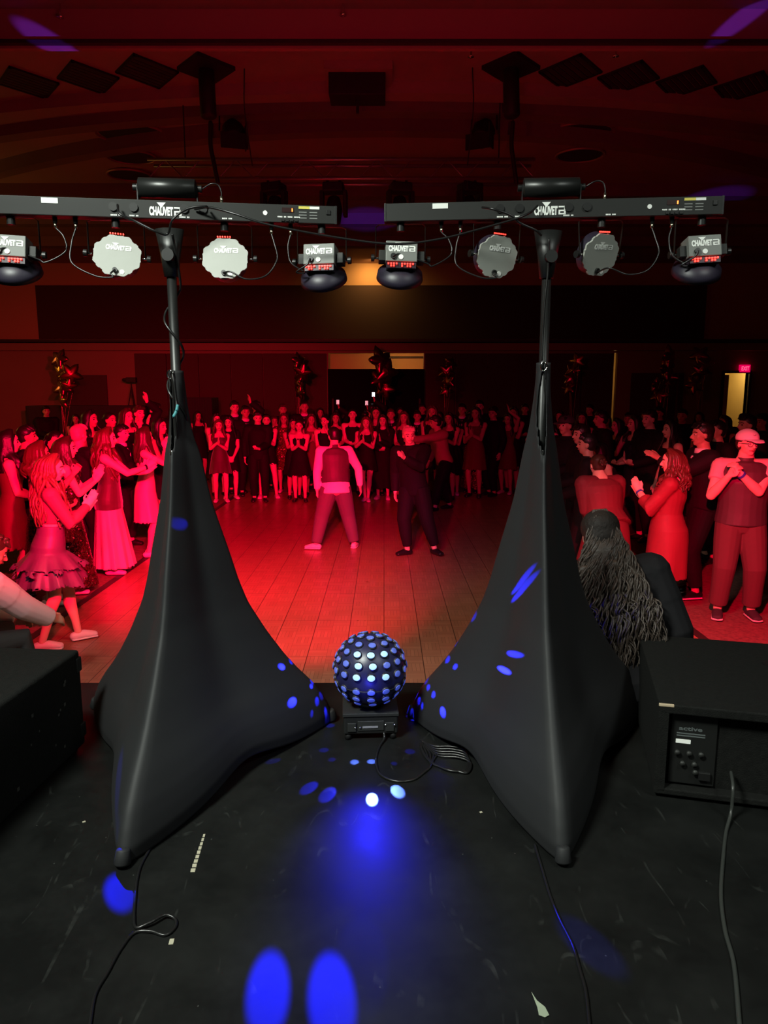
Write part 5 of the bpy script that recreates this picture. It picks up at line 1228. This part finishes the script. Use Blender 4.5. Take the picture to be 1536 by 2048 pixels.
for px, hy, yy, lb, hr, wr, sx_, ex in (
    (12, 862, 6.9, 'dark-haired guest with a bare shoulder at the left frame edge behind the purple skirt', ('long', 'black', .16), (D('wine', .3),), 'f', {}),
    (50, 852, 8.2, 'guest raising both hands to clap beside the left frame edge', ('short', 'black'), (('top', 'black', .49, .825, 'long', .012, 'shirt'), ('trousers', 'black')), 'm', dict(hands=('high', 'high'))),
    (178, 822, 10.6, 'dark-haired guest whose face shows between two others in the left crowd', ('long', 'black', .14), (D('black', .3),), 'f', {}),
    (218, 825, 11.4, 'guest with glowing round face behind the long auburn hair', ('bun', 'black'), (D('navy', .3),), 'f', {}),
    (252, 818, 11.6, 'slim guest in black turned towards the floor, left crowd back row', ('long', 'brown', .14), (D('black', .3),), 'f', dict(hands=('high', 'clap'))),
    (276, 812, 12.2, 'guest clapping with both hands above the shoulder in the left back row', ('short', 'brown'), (('top', 'black', .49, .825, 'long', .012, 'shirt'), ('trousers', 'black')), 'm', dict(hands=('over', 'high'))),
    (308, 803, 12.6, 'tall dark-suited guest behind the left fabric cover', ('short', 'black'), (('suit', 'black'), ('trousers', 'black')), 'm', {}),
    (318, 838, 10.6, 'smiling long-haired guest just left of the left fabric cover', ('long', 'black', .16), (D('black', .32),), 'f', dict(hands=('clap', 'clap2'))),
    (240, 850, 9.8, 'guest hidden behind outstretched hands in the left crowd', ('short', 'black'), (('suit', 'black'), ('trousers', 'black')), 'm', dict(hands=('clap2', 'clap'))),
    (110, 862, 8.9, 'guest with a dark ponytail behind the auburn bob', ('pony', 'black'), (D('wine', .3),), 'f', dict(hands=('clap', 'clap')))):
    hguest(lb, px, hy, None, yy, hair=hr, wear=wr, sex=sx_, sk='m' if px % 4 else 'l', **dict({'hands': ('low', 'low')}, **ex))
# seated / crouching guest in white at the very left, in front of the stage
p = on_y(-62, 1165, 4.55)
person('guest in a loose white shirt crouching at the left edge beside the floor speaker', p.x, 4.62, -40, 1.62, 'm', 'm', ('short', 'brown'), (('top', 'white', .50, .83, 'long', .022, 'shirt', .03), ('trousers', 'charcoal')), lean=26,
       hands=(((.10, .24, .70), (0, .9, -.2), (-.5, 0, -1), 35, (.6, -.6, -.6)), ((.06, .34, .72), (0, .8, .1), (-.6, 0, -.6), 40, (.6, -.3, -1))), pel=(0, -.10, .29), feet=((-.11, .12, 0), (.11, .14, 0)), look=(-10, -12), vox=.0075, near=True)
# ---- back arc, left of the walker
guest('girl in a strapless dark dress, first in the arc right of the left cover', 443, 1004, 1.58, sk='l', hair=('long', 'auburn', .2), hands=('clap', 'clap2'), wear=(D('velvet', .34, .03, .785, None, False),), shoe='heel', face=195)
guest('girl in a short black dress with hands joined at the waist, second in the arc', 462, 1000, 1.62, sk='l', hair=('long', 'black', .2), hands=('front', 'front'), look=(-20, 0), wear=(D('black', .33, .02, .80, 'short'),), shoe='heel', face=200)
guest('boy in an all-black suit with hands at his waist, front of the arc', 520, 1003, 1.74, sex='m', sk='l', hair=('short', 'black'), hands=('low', 'side'), look=(10, -8), wear=(('suit', 'black', 'black', False), ('trousers', 'black')), face=188)
guest('girl in a short black dress standing wide-legged with hands at her chin', 537, 998, 1.66, sk='l', hair=('bun', 'brown'), hands=('clap', 'clap'), wear=(D('black', .40, .02, .80),), feet=((-.10, 0, 0), (.09, 0, 0)), shoe='shoewhite', face=190)
guest('woman in a knee-length copper sequin dress, between two black dresses', 571, 985, 1.66, sk='m', hair=('long', 'brown', .2), hands=('side', 'side'), wear=(D('copper', .28, .03, .785, 'short'),), shoe='heel', face=185)
guest('girl in a black pinafore dress with hands pressed together and strappy shoes', 601, 1003, 1.57, sk='l', hair=('bun', 'brown'), hands=('clap', 'clap'), look=(0, -5), wear=(D('black', .31, .05, .775),), shoe='shoeblack', face=182)
guest('girl in a black dress touching her chin just left of the walking man', 652, 1000, 1.66, sk='l', hair=('bun', 'black'), hands=('high', 'low'), look=(-25, 0), wear=(D('black', .3, .03, .785),), shoe='heel', face=180)
guest('girl with long wavy hair in a short black dress behind the walking man, hands clasped', 733, 1003, 1.63, sk='l', hair=('long', 'auburn', .22), hands=('clap', 'clap2'), wear=(D('black', .36, .03, .785, None, True),), feet=((-.02, .02, 0), (.02, -.04, 0)), shoe='heel', face=176)
guest('guest in a long black skirt and chunky pale sneakers right of the walking man', 766, 998, 1.66, sk='l', hair=('long', 'black', .2), hands=('clap', 'low'), wear=(('top', 'black', .60, .825, 'long', .012, 'shirt'), ('skirt', 'black', .62, .13, .06, 7, .012, 'long_skirt')), shoe='shoewhite', face=172)
# walking man, back to the stage
x, y = foot_at(672, 1097)
person('man walking away in a dark vest over an untucked white shirt and pale sneakers', x, y, 12, 1.64, 'm', 'l', ('short', 'black'),
       (('top', 'white', .47, .828, 'long', .006, 'shirt', .030), ('vest', 'vest', .55), ('trousers', 'grey', .020, .022, .50, .012)), ('side', ((.20, -.02, .52), (.1, -.1, -1), (-1, 0, 0), 25, (.5, -1, 0))), lean=7, look=(8, -14),
       feet=((-.165, -.01, 0, (-.9, .35, 0)), (.150, -.01, 0, (.35, .95, 0))), b=1.02, vox=.009, shoe='shoewhite', near=False)
# dancing boy in black
x, y = foot_at(826, 1108)
person('fair-haired boy dancing in a black suit right of the walking man', x, y, 160, 1.68, 'm', 'l', ('short', 'light'), (('suit', 'black', 'black', True), ('trousers', 'black', .016)), (((.02, .22, .80), (-.1, .7, .5), (-.9, 0, 0), 15, (.7, -.3, -1)), ('side')), lean=6, side=4, look=(30, -4),
       feet=((-.17, -.02, 0, (-.8, .6, 0)), (.03, .05, 0, (.7, .7, 0))), vox=.009, knee=(.1, .9, 0))
x, y = foot_at(882, 1022)
person('man leaning forward in a tan shirt and black trousers with arms stretched out', x, y, 112, 1.72, 'm', 'm', ('short', 'black'), (('top', 'tan', .50, .828, 'long', .014, 'shirt', .020), ('trousers', 'black', .018)), (((.02, .34, .84), (0, .9, .2), (-.6, 0, -.8), 15, (.6, -.2, -1)), ((.10, .12, .55), (0, .6, -.7), (-1, 0, 0), 20, (.5, -1, 0))), lean=14, look=(-15, 0),
       feet=((-.06, .10, 0), (.08, -.14, 0)), vox=.0105)
# ---- back arc right of the dancers
guest('guest in a short-sleeved black top and long copper sequin skirt right of the tan shirt', 942, 985, 1.64, sk='m', hair=('long', 'black', .18), hands=('clap', 'clap'), wear=(('top', 'black', .60, .822, 'short', .010, 'shirt'), ('skirt', 'copper', .62, .06, .03, 6, .006, 'sequin_skirt', 0)), face=160)
guest('tall boy in a black suit, half turned away, just left of the right cover', 983, 992, 1.80, sex='m', sk='m', hair=('short', 'black'), hands=('side', 'side'), look=(30, 0), wear=(('suit', 'black', 'black', False), ('trousers', 'black', .014)), face=120, b=1.05)
guest('dark-haired girl in a black off-shoulder dress behind the tan shirt', 905, 990, 1.63, sk='m', hair=('long', 'black', .15), hands=('clap', 'clap'), wear=(D('black', .25, .03, .77, None, False),), shoe='heel', face=165)
guest('girl raising both hands beside the inner edge of the right cover', 1012, 990, 1.66, sk='m', hair=('long', 'black', .2), hands=('over', 'high'), wear=(D('wine', .3, .03, .785),), shoe='heel', face=150)
back = [(432, 828, 14.6, 'guest looking over the shoulder of the strapless dress', ('long', 'black', .16), 'f', 'black', 'low'), (468, 800, 15.2, 'tall boy behind the second girl of the arc', ('short', 'black'), 'm', 'black', 'low'),
        (490, 812, 15.0, 'guest holding one hand up beside the tall boy', ('short', 'black'), 'm', 'black', 'over'), (512, 796, 15.6, 'tallest dark figure behind the all-black suit', ('short', 'black'), 'm', 'black', 'side'),
        (548, 832, 14.8, 'guest peering between the wide-legged girl and the copper dress', ('short', 'brown'), 'm', 'navy', 'high'), (565, 808, 15.6, 'short-haired boy behind the copper dress', ('short', 'brown'), 'm', 'black', 'low'),
        (608, 796, 15.8, 'tall boy in black behind the pinafore dress', ('short', 'black'), 'm', 'black', 'side'), (622, 829, 14.8, 'girl with straight hair right of the pinafore dress', ('long', 'brown', .2), 'f', 'wine', 'clap'),
        (586, 838, 14.4, 'girl with centre-parted hair next to the copper dress', ('long', 'black', .16), 'f', 'black', 'clap'), (671, 826, 15.2, 'guest whose face shows just above the walking man', ('long', 'black', .14), 'f', 'black', 'low'),
        (705, 818, 15.0, 'guest behind the long wavy hair', ('bun', 'black'), 'f', 'black', 'low'), (752, 815, 14.9, 'guest with long black hair above the pale sneakers', ('long', 'black', .18), 'f', 'navy', 'clap'),
        (782, 818, 14.7, 'boy with a side parting left of the dancing boy', ('short', 'brown'), 'm', 'black', 'low'), (808, 824, 14.4, 'smiling guest directly behind the dancing boy', ('long', 'brown', .16), 'f', 'black', 'low'),
        (865, 812, 14.6, 'smiling guest above the stretched arm of the tan shirt', ('long', 'brown', .16), 'f', 'black', 'low'), (898, 826, 14.3, 'girl with a fringe behind the tan shirt', ('long', 'black', .14), 'f', 'black', 'clap'),
        (925, 808, 15.3, 'boy with thick black hair behind the sequin skirt', ('short', 'black'), 'm', 'black', 'side'), (952, 815, 14.6, 'guest beside the boy with thick black hair', ('long', 'black', .14), 'f', 'wine', 'clap'),
        (960, 800, 16.2, 'tall shadowy guest behind the black suit', ('short', 'black'), 'm', 'black', 'side'), (1028, 815, 15.0, 'guest at the inner edge of the right cover behind the raised hands', ('long', 'black', .14), 'f', 'black', 'clap'), (835, 822, 15.4, 'guest in the gap right of the dancing boy', ('short', 'black'), 'm', 'black', 'low')]
for px, hy, yy, lb, hr, sx_, cl, hn in back:
    hguest(lb, px, hy, None, yy, hair=hr, sex=sx_, sk='m' if px % 3 else 'l', hands=(hn, 'low' if hn == 'over' else hn), wear=(D(cl, .3),) if sx_ == 'f' else (('suit', cl, 'white', True), ('trousers', cl)))
# ---- right side
guest('woman with a low bun in a wine sweater bending forward, back to the stage', 1198, 1212, 1.54, face=10, sk='l', hair=('bun', 'brown'), hands=('low', 'low'), lean=22, vox=.0080, near=True, b=1.32, wear=(('top', 'wine', .53, .825, 'long', .018, 'sweater', .028), ('skirt', 'wine', .60, .30, .03, 7, .006, 'skirt', 0), ('band', 0, 'black')), shoe='heel')
guest('woman with wavy shoulder-length hair in a loose red bell-sleeved dress clapping', 1324, 1232, 1.58, face=62, sk='l', hair=('long', 'auburn', .15, 'big'), hands=('clap2', 'clap'), look=(10, -5), vox=.0078, near=True, b=1.3, lean=-2, wear=(D('red', .245, .008, .79, 'bell', True, 6, .006), ('band', 0)), shoe='heel', feet=((-.04, .03, 0), (.04, -.05, 0)))
guest('man in a white cap and glasses, quilted vest over a pale T-shirt, hands together', 1466, 1232, 1.76, face=166, sex='m', sk='l', hair=('crop', 'brown'), hands=(((-.055, .150, .79), (-.45, .3, .8), (-.8, -.5, 0), 80, (.9, -.3, -1)), ((.105, .150, .775), (-.35, .3, .8), (-.8, -.5, 0), 75, (.5, -.3, -1))), look=(22, -2), vox=.0072, near=True, b=1.10, feet=((-.085, .0, 0), (.085, .02, 0)),
      wear=(('top', 'pale', .52, .828, 'short', .008, 't_shirt', .01), ('vest', 'vest', .515), ('trousers', 'khaki', .016, .024), ('cap', 'white'), ('capmark',), ('glasses',), ('band', 0)), shoe='charcoal')
guest('tall boy in a black suit with white collar in profile behind the red dress', 1385, 1192, 1.80, face=88, sex='m', sk='m', hair=('short', 'black'), hands=(((.0, .24, .80), (.1, .9, .5), (-.6, 0, -.6), 15, (.6, -.3, -1)), 'clap'), vox=.0085, near=True, wear=(('suit', 'black', 'white', False), ('trousers', 'black', .016)), shoe='shoeblack')
right = [(1135, 832, 9.4, 'boy in a dark flat cap beside the right cover', ('short', 'black'), 'm', 'black', 'low', 120, {}), (1166, 850, 8.6, 'guest in profile behind the boy with a lowered head', ('short', 'black'), 'm', 'black', 'low', 100, {}),
         (1178, 868, 7.8, 'boy with short dark hair looking left above the low bun', ('short', 'black'), 'm', 'black', 'low', 75, {}), (1236, 868, 8.3, 'woman in a black strap dress bending with bare arms behind the low bun', ('long', 'black', .14), 'f', 'black', 'low', 80, dict(lean=26)),
         (1302, 820, 10.2, 'tall man whose dim face shows above the wavy hair', ('short', 'black'), 'm', 'black', 'low', 110, {}), (1272, 832, 10.8, 'dark-haired guest left of the tall dim-faced man', ('long', 'black', .14), 'f', 'navy', 'low', 100, {}),
         (1205, 822, 11.2, 'guest in dark clothes behind the bending woman', ('short', 'black'), 'm', 'black', 'side', 90, {}), (1438, 842, 8.9, 'dark guest between the tall suited boy and the white cap', ('short', 'black'), 'm', 'black', 'side', 100, {}),
         (1498, 830, 8.8, 'guest in black standing directly behind the white cap', ('short', 'black'), 'm', 'black', 'side', 95, {}), (1344, 842, 9.6, 'long-haired guest half hidden behind the tall suited boy', ('long', 'black', .2), 'f', 'black', 'side', 100, {}),
         (1098, 828, 11.5, 'guest at the outer edge of the right cover', ('long', 'black', .15), 'f', 'wine', 'clap', 110, {}), (1236, 838, 12.2, 'guest in black two rows behind the low bun', ('long', 'black', .15), 'f', 'black', 'clap', 110, {})]
for px, hy, yy, lb, hr, sx_, cl, hn, fc, ex in right:
    hguest(lb, px, hy, 1.6 if ex else None, yy, face=fc, hair=hr, sex=sx_, sk='m' if px % 3 else 'l', hands=(hn, hn), wear=(((D(cl, .3),) if sx_ == 'f' else (('suit', cl, 'black', False), ('trousers', cl))) + ((('cap', 'charcoal'),) if px == 1135 else ())), **ex)
# long curly hair: sitting on the stage edge with the back to the camera
KC = person('person with very long curly ash-brown hair in a black sweater sitting on the stage edge', 1.13, 3.44, -8, 1.70, 'f', 'm', ('none', 'ash'), (('top', 'black', .50, .83, 'long', .016, 'sweater', .03), ('trousers', 'black', .012, .012, .60, .03)),
       ('side', 'side'), pel=(.02, -.085, .065), feet=((-.07, .33, -.33), (.09, .33, -.33)), lean=8, side=-11, look=(5, -8), z=STAGE, vox=.0075, near=True, b=1.42) 
# half-up curls falling to the waist and drifting to the right
bm = bmesh.new(); hp, s, A = KC.hp, KC.s, KC.A
ell(bm, hp(0, -.010, .024), (.054 * s, .060 * s, .052 * s), A, 3); ell(bm, hp(0, -.030, -.004), (.054 * s, .044 * s, .060 * s), A, 2)
remesh('hair', bm, mat('hair_smooth', (.016, .012, .010), .65, bump=.5, bscale=70, spec=.3), KC.q, .0065, 1)
bm = bmesh.new(); dn = Vector((0, 0, -1)); dr = Vector((1, 0, 0)); q0 = hp(0, 0, -.04)
tube(bm, [q0 - KC.F * .045 * s, q0 + dn * .10 * s + dr * .02 - KC.F * .088 * s, q0 + dn * .24 * s + dr * .05 - KC.F * .122 * s, q0 + dn * .37 * s + dr * .085 - KC.F * .124 * s],
     [(.060 * s, .040 * s), (.088 * s, .034 * s), (.105 * s, .034 * s), (.085 * s, .026 * s)], 24, KC.X)
for k in range(40):
    th = k * 2.4; f_ = (k % 10) / 10; ell(bm, q0 + dn * (.04 + .32 * f_) * s + dr * (.01 + .08 * f_) - KC.F * ((.098 + .040 * min(1, f_ * 2)) * s) + KC.X * (.075 * math.sin(th) * s), (.022, .016, .03))
o = remesh('hair_mass', bm, mat('hair_curls', (.050, .036, .028), .5, bump=.6, bscale=45), KC.q, .008, 2)
bm = bmesh.new(); rc = random.Random(8)
for k in range(230):
    u = rc.uniform(-1, 1); lay = rc.uniform(0, 1); W0, W1, W2 = .060, .092, .112
    st_ = rc.uniform(-.01, .05) if abs(u) < .7 else rc.uniform(-.04, .0)
    p0 = hp(.030 * u, -.052, .036 + st_ * .4) if rc.random() < .5 else hp(.050 * u, -.040 * math.sqrt(max(.1, 1 - u * u)) - .012, st_)
    dn = Vector((0, 0, -1)); dr = Vector((1, 0, 0)); L_ = rc.uniform(.26, .47)
    if k % 6 == 0: p0 = hp(.018 * u, -.030, .072)
    p1 = hp(0, 0, -.04) + KC.X * (W0 * u * s) - KC.F * ((.062 + .018 * lay) * s); p2 = hp(0, 0, -.04) + dn * (.10 * s) + KC.X * (W1 * u * s) + dr * .02 - KC.F * ((.108 + .026 * lay) * s)
    p3 = hp(0, 0, -.04) + dn * (L_ * .6 * s) + KC.X * (W2 * u * s) + dr * .055 - KC.F * ((.142 + .028 * lay) * s); p4 = hp(0, 0, -.04) + dn * (L_ * s) + KC.X * (W2 * .92 * u * s) + dr * .105 - KC.F * ((.146 + .03 * lay) * s)
    c = crom([p0, p1, p2, p3, p4], 16); N = len(c); f0, f1, am = rc.uniform(0, 6.3), rc.uniform(.7, 1.15), rc.uniform(.009, .018)
    c = [p + (KC.X * math.sin(i * .62 * f1 + f0) + KC.F * math.cos(i * .62 * f1 + f0) * .8) * am * min(1, i / 14) for i, p in enumerate(c)]
    r0 = rc.uniform(.0030, .0055); tube(bm, c, [r0 * (1 - .6 * max(0, (i / (N - 1) - .7) / .3)) for i in range(N)], 6)
part('hair_locks', bm, mat('hair_curls', (.040, .032, .026), .5), KC.q)
K = None
# phones glowing in the unlit rows, each held up by a guest
for px, py, lb, e in ((750, 783, 'guest in dark clothes holding up the brightest phone before the black backdrop', 1), (736, 801, 'guest in dark clothes holding a dim phone low before the black backdrop', 0), (678, 799, 'guest in dark clothes with a phone at the left edge of the black backdrop', 0)):
    y = clear_y(px, py, 17.2); w_ = on_y(px, py, y); Hh = w_.z / 1.16; x = w_.x - .045 * Hh; PLACED.append((x, y))
    k_ = person(lb, x, y, 0, Hh, 'm', 'm', ('short', 'black'), (('suit', 'black', 'black', False), ('trousers', 'black')), ('side', 'over'), vox=.014); wr = k_.arm[1][2]; d_ = k_.arm[1][3]
    q = wr + d_ * .085 * Hh + Vector((0, -.0, .0)); M_ = Matrix.Translation(Vector((x, y, 0)) + q + Vector((0, -.035, 0)))
    ph = tag(part('phone', nb(-.036, .036, -.004, .004, -.06, .06, .003, M_), M_DARK, None, smooth=False), 'phone held up by the guest before the backdrop, ' + ('brightest of the phones' if e else ('nearest the doorway middle' if px == 736 else 'nearest the left edge')), 'phone')
    part('screen', nb(-.034, .034, -.006, -.0045, -.052, .052, 0, M_), mat('phone_glow_%d' % e, (.8, .9, .9), .4, emit=(.8, .95, 1), es=1.8 if e else .35), ph, smooth=False)
# silhouettes in the unlit rows
dark = [(92, 17.5), (150, 17), (345, 17), (395, 17.5), (640, 18.5), (690, 18), (735, 18.5), (800, 19), (845, 18.4), (880, 19), (940, 18.5), (990, 18), (1050, 17.5), (1120, 15), (1165, 14), (1215, 15.5), (1258, 14), (1320, 14.5), (1366, 13), (1410, 12.5), (1452, 12), (1490, 13.5), (1526, 11.5), (1180, 17), (1290, 17.5), (1400, 16), (1530, 15.5)]
rd = random.Random(3)
for i, (px, yy) in enumerate(dark):
    m_ = rd.random() < .6; Hh = rd.uniform(1.58, 1.72) if not m_ else rd.uniform(1.70, 1.84); yy = clear_y(px, 820, yy); x = on_y(px, 820, yy).x; PLACED.append((x, yy))
    person('dark-clothed guest in the unlit rows at the back of the crowd', x, yy, toward(x, yy, *CTR) + rd.uniform(-25, 25), Hh, 'm' if m_ else 'f', 'm', ('short' if m_ else 'long', 'black', .16), (('suit', 'black', 'black', False), ('trousers', 'black')) if m_ else (D('black', .3),), ('side', 'side') if rd.random() < .6 else ('low', 'low'), vox=.015,
           group='dark guests in the unlit back rows')
